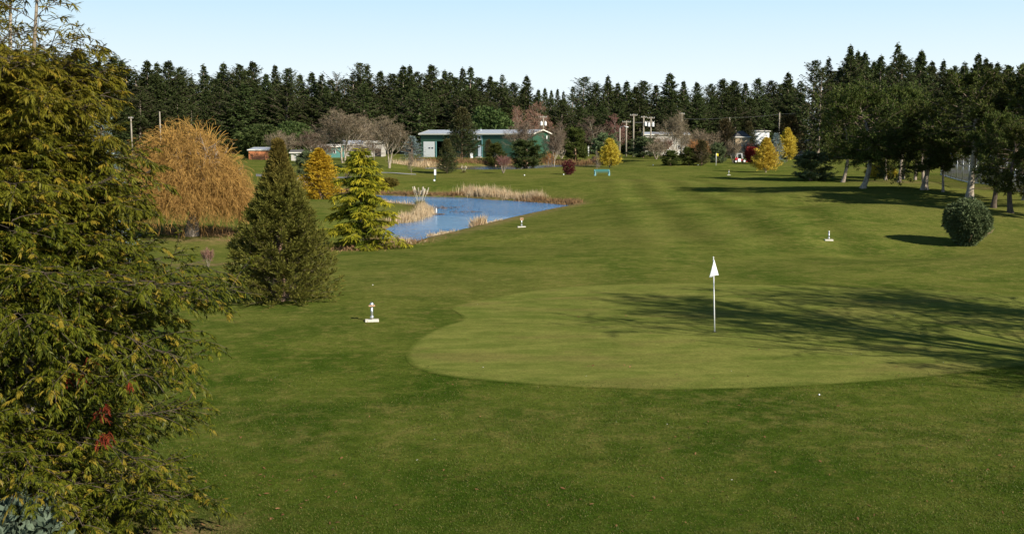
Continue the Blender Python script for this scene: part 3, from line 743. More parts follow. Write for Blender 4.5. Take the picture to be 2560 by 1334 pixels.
def roundbush(seed, R, H, nl, tuft, bw, nt=7, n=900, lump=.12, zc=.52, top=0., foot=0.):
    """a rounded shrub: limbs from the stool, leaf tufts through the outer half of the crown"""
    rng = RS(seed); crown = Geo(); wood = Geo()
    d = nrm(rng.normal(size=(n, 3))); ph = rng.random((6, 3)) * 6.28; fr = rng.normal(size=(6, 3)) * 2.6
    lm = sum(np.sin(d @ fr[i] + ph[i, 0]) for i in range(6)) / 6
    rr = (1 + lump * 2 * lm)[:, None] * (1 - .55 * rng.random((n, 1)) ** 1.8)
    p = d * rr * np.array((R, R, H * .5)) + np.array((0, 0, H * zc)); p[:, :2] *= (1 - foot * smooth(.55, .0, p[:, 2] / H))[:, None]; k = p[:, 2] > .03; p = p[k]; d = d[k]
    sprays(crown, p, d + np.array((0, 0, .45)), np.zeros(len(p)), rng, ntw=nt, tl=tuft, ta=.75, flat=0., up=.3, bw=bw, k=1, bflat=1., taper=0, jit=.35, lscale=rng.uniform(.6, 1.5, len(p)), tint=lambda s_, p_, r: np.clip(r.random(len(s_)) * .7, 0, 1))
    az = np.arange(nl) * 2.4; el = rng.uniform(.5, 1.4, nl)
    P = grow(np.zeros((nl, 3)), np.stack([np.cos(az) * np.cos(el), np.sin(az) * np.cos(el), np.sin(el)], 1), H * .75 * rng.uniform(.7, 1.05, nl), 7, .3, .1, rng)
    tubes(wood, P, .035 * np.linspace(1, .3, 7)[None] * np.ones((nl, 1)), 5)
    return crown, wood

# --- weeping willow
def willow(seed, H, R):
    rng = RS(seed); sh = Geo()
    _, wood, lay = bare(seed, H * .93, 1, .26, ((9, 1.15, .75, .25), (7, .5, .6, .1), (4, .4, .6, 0)), L0=.32, t1st=.3, tilt=.08, fine_from=3, wob=.12)
    n = 4200
    d = nrm(rng.normal(size=(n, 3)) * np.array((1, 1, .75))); d[:, 2] = np.abs(d[:, 2]) * 1.15 - .30
    ph = rng.random(5) * 6.28; fr = rng.normal(size=(5, 3)) * 3.
    lm = sum(np.sin(d @ fr[i] + ph[i]) for i in range(5)) / 5
    r = (1 + .26 * lm) * (1 - .5 * rng.random(n) ** 2.)
    p = d * r[:, None] * np.array((R, R, H * .60)) + np.array((0, 0, H * .40)); p[:, :2] *= (.86 + .2 * smooth(.9, .3, p[:, 2] / H))[:, None]
    out = nrm(d * np.array((1, 1, .2)) + rng.normal(size=(n, 3)) * .5)
    D = out * .8 + np.array((0, 0, .25)) + rng.normal(size=(n, 3)) * .3
    Lm = np.minimum(rng.uniform(.5, 2.3, n), np.maximum(.5, (p[:, 2] - rng.uniform(.1, 1.3, n)) * 1.05))
    P = grow(p, D, Lm, 9, -2.4, .32, rng)
    P[..., 2] = np.maximum(P[..., 2], .12)
    ribbons(sh, P, .032, rng, rng.random(n) * .5)
    T = nrm(np.gradient(P, axis=1))[:, 1:].reshape(-1, 3); q = P[:, 1:].reshape(-1, 3)
    sprays(sh, q, T, np.zeros(len(q)), rng, ntw=2, tl=.38, ta=.8, flat=.1, up=-.05, bw=.024, droop=.3, k=1, bflat=1, taper=0, jit=.25, tint=lambda s_, p_, r_: r_.random(len(s_)) * .8 * np.clip(p_[:, 2] / H + .1, 0, 1))
    # upright wisps along the top
    m = 160; dd = nrm(rng.normal(size=(m, 3))); dd[:, 2] = np.abs(dd[:, 2]) + .5; dd = nrm(dd)
    P = grow(dd * np.array((R, R, H * .58)) * .85 + np.array((0, 0, H * .42)), dd + np.array((0, 0, .5)), rng.uniform(.5, 1.1, m), 6, -.8, .1, rng)
    ribbons(sh, P, .05, rng, .7)
    return sh, wood

# --- the big near cedar
def near_cedar(seed=101):
    rng = RS(seed); crown = Geo(); wood = Geo(); deadg = Geo()
    base = np.array((0, 0, 0.)); H = 6.4
    leaders = [((-.18, .0), 7.5, .12, (-.30, -.1)), ((.05, .1), 7.1, .07, (.02, .3)), ((.1, -.1), 7.0, .08, (.46, .05))]
    spr = []
    stems = []; K_ = rng.normal(size=(5, 3)) * 5.5
    for (bx, by), hh, r, (tx, ty) in leaders:
        t = np.linspace(0, 1, 22); x = bx + (tx - bx) * t ** 1.2 + .04 * np.sin(t * 7 + bx * 9); y = by + (ty - by) * t + .04 * np.cos(t * 6)
        P = np.stack([x, y, t * hh], 1); stems.append((P, hh))
        tubes(wood, P[None], (r * (1.01 - t) ** 1.15 + .009)[None], 9)
    rad = lin([(0, 2.3), (.055, 2.4), (.12, 2.65), (.18, 2.4), (.27, 2.2), (.31, 2.3), (.37, 2.7), (.40, 2.65), (.43, 2.0), (.476, 1.72), (.54, 1.85), (.585, 1.12), (.63, 1.12), (.69, 1.42), (.757, 1.15), (.82, .6), (.9, .5), (1, .15)])
    limbs = Geo(); wood.limbs = limbs
    for si, (SP, hh) in enumerate(stems):
        nb = (330, 110, 120)[si]
        t = .015 + .965 * ((np.arange(nb) + rng.random(nb)) / nb) ** 1.05
        if si: t = .35 + .63 * (t - .015) / .965
        sparse = t * hh > 5.25
        keep = ~sparse | (rng.random(nb) < .30); t = t[keep]; n = len(t)
        az = np.arange(n) * 2.4 + rng.normal(size=n) * .5
        zt = t * hh; el = .02 + .55 * np.clip(zt / 6.3, 0, 1) ** 1.5 + rng.normal(size=n) * .12
        L = np.array([rad(min(1, z / 7.2)) for z in zt]) * rng.uniform(.72, 1.12, n) * (1. if si == 0 else .85)
        f = t * 21; i = np.minimum(f.astype(int), 20); w = (f - i)[:, None]; P0 = SP[i] * (1 - w) + SP[i + 1] * w
        D = np.stack([np.cos(az) * np.cos(el), np.sin(az) * np.cos(el), np.sin(el)], 1)
        top = np.clip((zt - 4.8) / 1.5, 0, 1)
        P = grow(P0, D, L, 11, -.25 + .5 * top, .06, rng)
        tubes(limbs, P, (.017 * np.linspace(1, .15, 11))[None] * np.clip(L / 1.8, .35, 1)[:, None], 5)
        # side branchlets, flat sprays
        m = 19
        p, d, tt, par = children(P, m, .10, 1., .85, rng, .2)
        d = nrm(d * np.array((1, 1, .45)) + np.array((0, 0, .08)) + rng.normal(size=d.shape) * .1)
        l2 = np.clip(L[par], .5, 2.2) * .34 * (1.15 - .75 * tt) * rng.uniform(.6, 1.2, len(p)) + .10
        zz = zt[par]
        kp = rng.random(len(p)) < np.where(zz > 5.3, .42, .97); p, d, l2, zz = p[kp], d[kp], l2[kp], zz[kp]
        P2 = grow(p, d, l2, 5, -.35, .08, rng)
        tubes(limbs, P2, (.005 * np.linspace(1, .5, 5))[None] * np.ones((len(p), 1)), 3)
        T2 = nrm(np.gradient(P2, axis=1)); sel = P2[:, 1:].reshape(-1, 3); tn = T2[:, 1:].reshape(-1, 3); z4 = np.repeat(zz, 4)
        brown = np.clip((z4 - 3.4) / 4.5, 0, .55)
        isdead = np.zeros(len(z4), bool)
        cn = sum(np.sin(sel @ K_[i] + i * 1.7) for i in range(5)) / 5 + rng.normal(size=len(sel)) * .10
        lv = ~isdead & (cn > -.5)
        tf = lambda b: (lambda s_, p_, r: np.clip(b * (.4 + .8 * r.random(len(s_))) + .8 * (r.random(len(s_)) > .88), 0, 1))
        kw = dict(ntw=2, tl=.13, ta=.7, flat=.75, up=-.14, nb=15, bl=.054, bw=.0145, ba=.95, droop=.5, k=2, bflat=.45, taper=0., jit=.2)
        low = z4 < 5.3
        a = lv & low; sprays(crown, sel[a], tn[a], np.zeros(a.sum()), rng, tint=tf(brown[a]), **kw)
        a = lv & ~low; kw2 = dict(kw); kw2.update(ntw=1, nb=3, bw=.013, up=.25, droop=.15, bl=.13); sprays(crown, sel[a], tn[a], np.zeros(a.sum()), rng, tint=tf(brown[a]), **kw2)
        # terminal fingers of each branchlet
        e = P2[:, -1]; te = T2[:, -1]
        for q in range(5):
            blades(crown, e, te + rng.normal(size=te.shape) * .45 + np.array((0, 0, -.25)), (.085 * rng.uniform(.7, 1.2, len(e))), .018, .4, 2, .5, rng, np.clip((zz - 3.4) / 4.5, 0, .5))
        a = isdead; 0 and sprays(deadg, sel[a], tn[a], np.zeros(a.sum()), rng, ntw=3, tl=.12, ta=.8, flat=.6, up=-.5, nb=5, bl=.10, bw=.014, ba=.6, droop=.6, k=2, bflat=.6, taper=0)
        # bare dead snags on the stem
        if si == 0:
            q = rng.integers(0, n, 26); ang = az[q] + rng.normal(size=26)
            S = grow(P0[q], np.stack([np.cos(ang), np.sin(ang), np.full(26, .1)], 1), rng.uniform(.15, .6, 26), 6, .1, .12, rng)
            tubes(wood, S, (.012 * np.linspace(1, .4, 6))[None] * np.ones((26, 1)), 4)
    return crown, wood
# ================================================================== PLACEMENT
# --- left foreground
pc = spot(58, 14.3)
cg, wg = near_cedar()
t = thing('cedar_tree', 'huge olive green drooping cedar with three thin leaders filling the left foreground', 'tree', (pc[0], pc[1], pc[2] - .1), 0, None, (1.135,) * 3)
obj('crown', cg.mesh('crown', M['cedar']), t); obj('trunk', wg.mesh('trunk', M['palebark'], True), t); obj('limbs', wg.limbs.mesh('limbs', M['darkbark'], True), t)
rngd = RS(3)
for px, py, n_, dp in ((190, 925, 3, 1.3), (262, 1080, 4, 1.5), (322, 945, 2, 1.4), (263, 1018, 3, 1.45), (225, 912, 3, 1.3)):
    q = (at(px, py, pc[1] - dp) - np.array(t.location)) / 1.135; g = Geo()
    P_ = q + rngd.normal(size=(n_, 3)) * .05
    sprays(g, P_, np.tile([[.2, -.3, -.9]], (n_, 1)), np.zeros(n_), rngd, ntw=3, tl=.11, ta=.8, flat=.5, up=-.2, nb=7, bl=.06, bw=.014, ba=.8, droop=.5, k=2, bflat=.8, taper=0)
    tag(obj('dead_sprig', g.mesh('dead_sprig', M['dead']), t), 'rust red dead sprig')

c, w_ = roundbush(111, .75, .95, 16, .15, .40, 7, 620, .25, .45)
gp = spot(20, 12.3)
Proto(c, w_, 'glaucous', 'redbark', 'leaves').put('broadleaf_shrub', 'grey green broad leaved shrub in the bottom left corner under the cedar', 'shrub', gp, 1.15, 1.6)

BLUE.px('blue_spruce', 'silvery blue spruce half hidden behind the big left cedar', 'tree', 268, 560, 240, 125, Y=46)
wl = willow(121, 8., 4.1)
ww = Proto(wl[0], wl[1], 'willow', 'bark', 'hanging_shoots')
ww.px('weeping_willow', 'wide golden brown weeping willow with bare hanging shoots', 'tree', 480, 590, 283, 352)
SEQ.px('young_sequoia', 'dense conical olive green young sequoia standing alone on the lawn', 'tree', 705, 752, 338, 252, sink=.02)
DEO.px('golden_deodar', 'tiered yellow green deodar cedar on the near pond bank', 'tree', 905, 622, 366, 168, rz=.4)
GOLD.px('golden_cypress', 'orange gold bushy conifer on the pond peninsula beside the deodar', 'tree', 800, 497, 366, 98, rz=1.)

# --- middle distance, left to right
rb1 = Proto(*roundbush(131, 1.6, 2.2, 18, .30, .30, 8, 900, .15), 'midgreen', 'redbark', 'leaves')
rbo = Proto(*roundbush(132, 1.6, 2.0, 18, .28, .32, 8, 800, .15), 'olive', 'redbark', 'leaves')
rbm = Proto(*roundbush(133, 1.2, 2.6, 18, .26, .30, 8, 520, .22), 'maroon', 'redbark', 'leaves')
rbr = Proto(*roundbush(134, 1.4, 2.8, 18, .28, .32, 8, 700, .25), 'red', 'redbark', 'leaves')
rbd = Proto(*roundbush(135, 1.8, 2.6, 18, .32, .30, 9, 1100, .13), 'darkconifer', 'redbark', 'leaves')
rbl = Proto(*roundbush(136, 4., 7., 20, .7, .30, 8, 1500, .18), 'midgreen', 'bark', 'leaves')
rbg = Proto(*roundbush(137, 1.6, 2.0, 18, .28, .32, 8, 800, .15), 'yellow', 'redbark', 'leaves')
BUSHPINE.px('dark_pine_bush', 'dense blue green pine bush left of the golden cypress', 'shrub', 772, 442, 372, 72)
rbo.px('bronze_shrub', 'low bronze green shrub beside the deodar above the pond', 'shrub', 972, 468, 440, 46)
rb1.px('green_shrub', 'small mid green shrub at the foot of the pale multi stemmed bare tree', 'shrub', 845, 430, 410, 34)
DARKC.px('cypress_tree', 'narrow dark bronze conifer at the near edge of the far pond', 'tree', 1118, 433, 343, 50, rz=.5)
DARKC.px('large_cypress', 'tall broad dark conifer in front of the green metal shed', 'tree', 1155, 397, 264, 84, Y=252)
OLIVEC.px('far_cypress', 'small dark conifer standing against the middle of the green shed wall', 'tree', 1222, 390, 345, 26, Y=262)
BUSHDARK.px('dark_pine', 'small dark pine on the far pond bank right of the shed door', 'tree', 1238, 416, 352, 46)
BUSHPINE2.px('green_pine', 'bushy bright green pine between the far pond and the shed end', 'tree', 1316, 422, 344, 82, rz=2.)
BUSHDARK.px('tall_dark_pine', 'upright dark pine right of the pruned bare tree', 'tree', 1437, 402, 313, 64, rz=1.3)
BUSHPINE.px('rounded_pine', 'rounded dark green pine behind the bright yellow conifer', 'tree', 1510, 396, 326, 72, Y=235, rz=.4)
YEL.px('yellow_conifer', 'bright yellow conifer at the right end of the far pond', 'tree', 1524, 419, 343, 56, rz=.3)
BUSHPINE.px('spreading_pine', 'spreading grey green pine below the utility poles', 'tree', 1610, 394, 338, 78, rz=1.9)
BUSHDARK.px('small_pine_bush', 'small dark pine bush on the raised fairway edge', 'shrub', 1675, 414, 372, 46, rz=.8)
BUSHDARK.px('low_pine_bush', 'low dark pine bush left of the brown conical conifer', 'shrub', 1722, 413, 364, 46, rz=2.8)
OLIVEC.px('brown_conifer', 'conical brown green conifer just left of the yellow flag', 'tree', 1754, 414, 346, 44, rz=2.)
BUSHPINE.px('young_blue_pine', 'young blue green pine behind the yellow flag', 'tree', 1792, 409, 352, 44, rz=1., Y=205)
rbr.px('red_shrub', 'bright red leaved shrub beside the red mower', 'shrub', 1881, 406, 362, 42, Y=205)
YEL.px('golden_conifer', 'gold yellow young conifer with a pale trunk on the right fairway', 'tree', 1914, 431, 340, 64, rz=1.1)
BLUE.px('small_blue_spruce', 'small blue spruce between the two yellow conifers on the right', 'tree', 1938, 402, 330, 46, Y=200)
YEL.px('tall_yellow_conifer', 'pale yellow conical conifer standing farther back at right', 'tree', 1967, 388, 316, 52, rz=2.2, Y=232)
rbg.px('yellow_bush', 'low yellow bush behind the right hand pine trunks', 'shrub', 2204, 446, 402, 74)
rbm.px('maroon_shrub', 'dark maroon shrub standing on the far pond edge', 'shrub', 1421, 437, 396, 32)
BUSHPINE.px('pine_bush', 'dense dark green pine bush at the left edge of the pine group', 'shrub', 2026, 451, 372, 100, rz=.2)
OLIVEC.px('shelter_conifer', 'broad brown green conifer behind the pale yellow conifer', 'tree', 1972, 380, 280, 80, Y=255)
OLIVEC.px('yard_conifer', 'dark green conifer beside the cream cottage', 'tree', 1812, 392, 290, 60, Y=270, rz=1.)
DARKC.px('roadside_conifer', 'dark conifer right behind the cream cottage roof', 'tree', 1870, 385, 300, 46, Y=305, rz=.2)
rbl.px('evergreen_thicket', 'large mid green leafy tree right of the willow top', 'tree', 655, 400, 305, 120, Y=265)
rbl.px('evergreen_thicket', 'mid green leafy tree behind the pinkish bare bush', 'tree', 735, 400, 298, 110, Y=285, rz=1.)
rbl.px('broad_evergreen', 'broad rounded dark green tree rising behind the shed roof', 'tree', 1222, 395, 260, 120, Y=305, rz=2.)
BLUE.px('silver_conifer', 'silvery grey conifer left of the white garage door', 'tree', 1030, 397, 338, 66, Y=225, rz=1.)
# clipped round shrub at right
c, w_ = roundbush(143, 1.30, 2.55, 26, .155, .24, 13, 3800, .20, .52, 0., .42)
Proto(c, w_, 'bluegreen', 'redbark', 'leaves').px('clipped_round_shrub', 'large rounded grey green clipped shrub on the right fairway', 'shrub', 2416, 612, 486, 114)

# --- bare trees
t1 = bare(151, 13, 2, .10, ((12, .8, .42, .55), (8, .5, .5, .4), (7, .5, .6, .25), (7, .55, .7, .1)), L0=.55, tilt=.16, tw=.045, t1st=.25)
BA = Proto(t1[0], t1[1], 'twig', 'palebark', 'twigs')
t2 = bare(152, 11, 2, .09, ((11, .75, .45, .55), (8, .5, .55, .4), (7, .5, .65, .2), (7, .55, .7, .1)), L0=.55, tilt=.14, tw=.045, t1st=.3)
BB = Proto(t2[0], t2[1], 'twig', 'palebark', 'twigs')
t3 = bare(153, 12, 1, .13, ((18, .42, .8, .35), (8, .5, .7, .2), (7, .55, .7, .1), (6, .6, .7, .1)), L0=.85, t1st=.2, tilt=.05, tw=.055)
BC = Proto(t3[0], t3[1], 'redtwig', 'bark', 'twigs'); BC2 = Proto(t3[0], t3[1], 'twig', 'bark', 'twigs')
t4 = bare(154, 4, 7, .05, ((9, .6, .5, .3), (8, .5, .6, .2), (7, .55, .7, .1)), L0=.6, tilt=.42, fine_from=1, tw=.035)
BD = Proto(t4[0], t4[1], 'twig', 'palebark', 'twigs'); BDr = Proto(t4[0], t4[1], 'redtwig', 'bark', 'twigs'); BDo = Proto(t4[0], t4[1], 'orangetwig', 'bark', 'twigs')
BA.px('bare_tree', 'large pale multi stemmed bare tree left of the deodar top', 'tree', 858, 414, 262, 190, Y=205)
BB.px('two_trunked_bare_tree', 'pale bare tree with two trunks on the lawn left of the shed', 'tree', 973, 428, 284, 130, Y=183, rz=.9)
BC2.px('fine_bare_tree', 'fine brown bare tree between the two pale bare trees', 'tree', 920, 408, 282, 90, Y=245)
BA.px('leaning_bare_tree', 'bare grey tree behind the golden cypress', 'tree', 776, 410, 318, 110, Y=255, rz=2.)
BD.px('pinkish_bare_bush', 'rounded pinkish brown bare bush right of the willow', 'shrub', 704, 400, 322, 78, Y=240)
BA.px('shed_bare_tree', 'pale bare tree overhanging the right part of the shed roof', 'tree', 1302, 402, 290, 90, Y=250, rz=1.2)
BB.px('pruned_bare_tree', 'short bare tree with knobbly pale branches right of the shed', 'tree', 1382, 398, 318, 76, Y=228, rz=2.)
BC.px('reddish_bare_tree', 'reddish brown bare tree behind the shed roof', 'tree', 1300, 392, 262, 80, Y=312)
BC.px('reddish_bare_tree', 'reddish brown bare tree beside the transformer pole', 'tree', 1352, 392, 250, 80, Y=318, rz=2.)
BC2.px('brown_bare_tree', 'brown bare tree rising behind the rounded pine', 'tree', 1490, 390, 288, 90, Y=318, rz=1.)
BC2.px('grey_bare_tree', 'grey bare tree standing left of the upright dark pine', 'tree', 1408, 392, 300, 60, Y=315, rz=.3)
BC.px('rusty_bare_tree', 'rusty bare tree just left of the tall utility pole', 'tree', 1545, 390, 282, 64, Y=322, rz=.8)
BA.px('multi_stemmed_bare_tree', 'pale multi stemmed bare tree before the long white wall', 'tree', 1688, 390, 272, 104, Y=230, rz=2.6)
BD.px('grey_bare_bush', 'wide pale grey bare bush right of the long white wall', 'shrub', 1752, 392, 318, 100, Y=262)
BDo.px('orange_bare_bush', 'orange stemmed bare bush behind the brown conifer', 'shrub', 1746, 395, 345, 60, Y=240, rz=1.)
BD.px('vase_bare_tree', 'small vase shaped bare tree behind the red mower', 'tree', 1833, 404, 346, 50, Y=214, rz=2.)
BDr.px('bare_hedge_shrub', 'dark reddish bare hedge shrub below the cream cottage', 'shrub', 1884, 388, 352, 62, Y=275, rz=.4)
BDr.px('bare_pond_shrub', 'pale stemmed bare shrub at the near edge of the far pond', 'shrub', 1258, 433, 384, 44, rz=1.4)
BDo.px('russet_bush', 'low russet bush at the far pond bank right of the green pine', 'shrub', 1372, 408, 374, 34, Y=236)
BDr.px('bank_bush', 'pinkish bare bush on the bank beside the yellow conifer', 'shrub', 1498, 416, 388, 44, rz=.6)
BDr.px('roadside_bush', 'brown bare bush at the foot of the utility poles', 'shrub', 1655, 392, 340, 70, Y=285, rz=2.2)
BC2.px('slim_bare_sapling', 'slim bare sapling standing alone on the lawn left of the cypress', 'tree', 1028, 438, 376, 26)
BC2.px('thin_bare_sapling', 'thin bare sapling beside the turquoise bench', 'tree', 1493, 437, 372, 14)
BC2.px('staked_sapling', 'short bare staked sapling left of the deodar by the cart path', 'tree', 868, 462, 412, 20)
BDr.px('pruned_stump_shrub', 'bare twiggy shrub with one pale upright stem left of the sequoia', 'shrub', 520, 668, 612, 34)
for px, py, top, w_, Y, pr, rz, lb in ((812, 404, 352, 60, 232, BD, .5, 'wispy bare bush in front of the teal house'), (880, 406, 338, 66, 240, BC2, 1.2, 'wispy bare tree in front of the white house'), (936, 404, 342, 60, 238, BC2, 2.6, 'wispy bare tree veiling the dark porch'),
    (905, 402, 360, 60, 236, BD, 3., 'bare bush at the foot of the white house'), (1650, 394, 326, 60, 262, BC2, .6, 'wispy bare tree in front of the long white building'), (1716, 394, 318, 60, 258, BC2, 1.9, 'wispy bare tree at the right end of the long white building'), (1640, 396, 352, 60, 250, BD, 1.1, 'bare bush before the left end of the long white building'), (1404, 396, 340, 50, 262, BD, .2, 'bare bush between the shed end and the upright dark pine')):
    pr.px('bare_bush' if pr is BD else 'wispy_bare_tree', lb, 'shrub' if pr is BD else 'tree', px, py, top, w_, Y=Y, rz=rz)
# bare tree outside the frame whose shadow lies over the green
t5 = bare(155, 12.5, 2, .15, ((9, .7, .55, .3), (7, .5, .65, .2), (6, .5, .7, .1), (5, .55, .7, .05)), L0=.55, tilt=.16, tw=.05)
Proto(t5[0], t5[1], 'twig', 'bark', 'twigs').put('shade_tree', 'tall bare tree beside the green just outside the right edge, shading the green', 'tree', (18.4, 20.4, 0), 12.5)
t6 = bare(156, 11, 3, .11, ((9, .7, .55, .3), (7, .5, .65, .2), (6, .5, .7, .1), (5, .55, .7, .05)), L0=.55, tilt=.22, tw=.05)
Proto(t6[0], t6[1], 'twig', 'bark', 'twigs').put('shade_tree', 'second bare tree just outside the right edge behind the first one', 'tree', (21.5, 24.8, 0), 10.5)
Proto(t6[0], t6[1], 'twig', 'bark', 'twigs').put('shade_tree', 'lower bare tree just outside the right edge nearest the camera', 'tree', (18.2, 18.0, 0), 7., None, 2.)

# --- right hand pine group
PN = [  # px base, py base, top, width px, proto, rz, label
 (2152, 471, 176, 248, 0, 0., 'big leaning pine with a pale curved trunk at the front of the group'),
 (2106, 456, 205, 140, 1, 2.4, 'slim pine with a pale leaning trunk left of the big leaning pine'),
 (2213, 450, 215, 110, 2, 1., 'dark pine with a dark trunk behind the yellow bush'),
 (2250, 456, 196, 120, 3, .5, 'grey trunked pine right of the yellow bush'),
 (2259, 449, 222, 110, 1, 4., 'pine with a light trunk standing behind the grey trunked pine'),
 (2287, 450, 215, 110, 2, 3.3, 'pine with a short forked trunk at the back of the group'),
 (2308, 455, 235, 110, 3, 2., 'pine half hidden behind the two legged pine'),
 (2318, 474, 240, 185, 2, 5.2, 'low crowned pine on two splayed pale trunks'),
 (2358, 480, 300, 90, 3, 1.3, 'thin stemmed pine between the two legged pine and the white trunk'),
]
pv = []
for px, py, top, wp, k, rz, lb in PN:
    o = PINES[k].px('pine_tree', lb, 'tree', px, py, top, wp, rz=rz, group='pines in the right hand group'); pv.append(o)
# second splayed trunk of the two legged pine
q = G(2335, 474); q0 = G(2306, 474)
tp = np.linspace(0, 1, 8)[:, None]; up_ = np.array((q[0] - .35, q[1], q[2] + 2.6))
gq = Geo(); tubes(gq, (np.array((q0[0], q0[1], q0[2] - .1)) * (1 - tp) + np.array((q[0] - .5, q[1], q[2] + 2.0)) * tp)[None], np.linspace(.24, .15, 8)[None], 9)
o = obj('second_trunk', gq.mesh('second_trunk', M['palebark'], True)); o.parent = pv[7]; bpy.context.view_layer.update(); o.matrix_parent_inverse = pv[7].matrix_world.inverted()
pw = pine(81, 13, 8.9, 4.2, 4.2, 34, 7, .0, .36, nt=8, trunkr=.21); PW = Proto(*pw, 'pine', 'palebark')
PW.px('white_trunk_pine', 'tall pine with a straight white trunk and bare lower limbs by the fence', 'tree', 2427, 498, 160, 230, group='pines in the right hand group')
PINE_DARK.px('dark_pine', 'dark trunked pine just behind the round shrub', 'tree', 2486, 520, 262, 120, group='pines in the right hand group')
PINE_DARK.px('dark_pine', 'dark trunked pine nearest the right edge of the frame', 'tree', 2526, 532, 296, 130, rz=2.2, group='pines in the right hand group')
PINES[1].px('edge_pine', 'tall pine cut by the right edge behind the dark trunked pines', 'tree', 2560, 500, 140, 240, rz=1.5, group='pines in the right hand group')
PINES[3].px('shade_pine', 'pine standing just outside the right edge beyond the round shrub', 'tree', 2690, 560, 250, 200, rz=.5)
PINES[2].put('shade_pine', 'tall pine just outside the right edge whose shadow crosses the mown mounds', 'tree', (39.5, 78.5, float(h(39.5, 78.5))), 11.5, 9., 1.)
# bare dead limbs on the white trunk and the two legged pine
# --- far forest: skyline firs placed one by one, filled with rows of firs below the skyline
SKY = [(12,108,0),(60,118,1),(98,112,4),(150,128,2),(200,122,4),(218,128,1),(252,150,0),(290,138,4),(312,148,1),(345,178,6),(376,148,0),(402,154,1),(426,150,5),(458,166,4),(486,190,1),(515,158,3),(540,195,7),(564,153,2),(586,178,0),(604,158,4),(640,152,5),
       (668,182,1),(690,160,1),(724,168,4),(752,182,2),(782,178,1),(808,182,3),(850,176,'r'),(885,178,6),(905,154,7),(922,158,3),(952,176,5),(985,182,4),(1008,162,1),(1026,160,2),(1046,178,4),(1084,160,5),(1114,172,2),(1128,178,6),(1160,166,2),(1178,163,3),
       (1200,192,4),(1225,188,1),(1256,184,6),(1285,205,4),(1316,186,0),(1345,222,1),(1432,214,6),(1457,190,7),(1490,206,4),(1518,186,3),(1545,205,1),(1562,200,2),(1590,215,5),(1608,200,4),(1640,210,1),(1672,180,0),(1708,200,1),(1740,204,5),(1775,208,4),(1800,196,5),(1834,200,4),
       (1862,205,1),(1888,194,5),(1925,200,4),(1966,178,0),(1995,200,6)]
SKYR = [(2028,148,7),(2064,140,3),(2092,165,6),(2116,108,2),(2136,122,3),(2154,126,0),(2176,150,1),(2194,134,3),(2234,104,3),(2262,150,6),(2293,122,0),(2318,150,1),(2346,146,2),(2376,162,4),(2402,152,6),(2434,130,0),(2452,142,1),(2482,152,3),(2510,160,4),(2545,154,1),(2585,150,0)]
rngF = RS(9)
sx, sy = np.array([a for a, _, _ in SKY + SKYR]), np.array([b for _, b, _ in SKY + SKYR])
marks = [(0, 'behind the big left cedar'), (330, 'above the weeping willow'), (600, 'between willow and sequoia top'), (745, 'above the pale bare trees'), (1010, 'above the left half of the shed'), (1180, 'above the right half of the shed'),
         (1375, 'above the upright dark pine'), (1545, 'above the utility poles'), (1700, 'above the long power line'), (1850, 'above the cream cottage'), (2005, 'behind the left pines'), (2270, 'behind the right pines')]
def zone(x):
    z = marks[0][1]
    for a, b in marks:
        if x >= a: z = b
    return z
kinds = {0: 'conical', 1: 'conical thin branched', 2: 'slender spired', 3: 'slender open', 4: 'round topped', 5: 'broad', 6: 'gappy', 7: 'open round topped', 'r': 'ragged'}
used = {}
alls = [(x, y, k, 0) for x, y, k in SKY] + [(x, y, k, 1) for x, y, k in SKYR]
zx = {}
for x, y, k, r in alls: zx.setdefault(zone(x), []).append((x, y))
for x, y, k, r in alls:
    z = zone(x); others = zx[z]; tall = min(others, key=lambda a: a[1]); 
    order = sorted(others); i = order.index((x, y))
    ordn = ['first', 'second', 'third', 'fourth', 'fifth', 'sixth', 'seventh', 'eighth', 'ninth', 'tenth', 'eleventh', 'twelfth', 'thirteenth']
    if (x, y) == tall: lb = f'{kinds[k]} skyline fir, tallest {z}'
    elif i == 0: lb = f'{kinds[k]} skyline fir, leftmost {z}'
    elif i == len(order) - 1: lb = f'{kinds[k]} skyline fir, rightmost {z}'
    else: lb = f'{kinds[k]} skyline fir, {ordn[i]} from the left {z}'
    Y = (rngF.uniform(245, 285) if r else rngF.uniform(345, 400))
    pr = RAGGED if k == 'r' else FIRS[k]
    p = spot(x, Y); H = ztop(p, y) - p[2]
    pr.put('fir_tree', lb, 'tree', p, H, rngF.uniform(1.15, 1.6) * (.78 if r else 1) * pr.Wd * H / 26, rngF.random() * 6.28, 'firs along the skyline')
env = lambda x: float(np.interp(x, sx, sy))
x = -20.; nfill = 0
FILL = []
while x < 2010:
    FILL.append((x + rngF.uniform(-6, 6), env(x) + rngF.uniform(12, 48), rngF.uniform(380, 430))); x += 34
x = -12.
while x < 2010:
    FILL.append((x + rngF.uniform(-8, 8), env(x) + rngF.uniform(30, 80), rngF.uniform(332, 350))); x += 33
x = 2050.
while x < 2600:
    FILL.append((x + rngF.uniform(-6, 6), env(x) + rngF.uniform(10, 55), rngF.uniform(245, 310))); x += 24
for x, y, Y in FILL:
    if 1352 < x < 1420 and Y > 370: y = max(y, 222)
    k = int(rngF.choice([0, 4, 4, 5, 5, 5, 7])); pr = FIRS[k]; p = spot(x, Y); H = ztop(p, y) - p[2]
    if H < 4: continue
    row = 'back' if Y > 370 else 'front'
    pr.put('forest_fir', f'dark {row} row forest fir, below the skyline, {zone(x)}', 'tree', p, H, rngF.uniform(1.5, 2.1) * (.7 if x > 2005 else 1) * pr.Wd * H / 26, rngF.random() * 6.28, f'forest firs {zone(x)}')
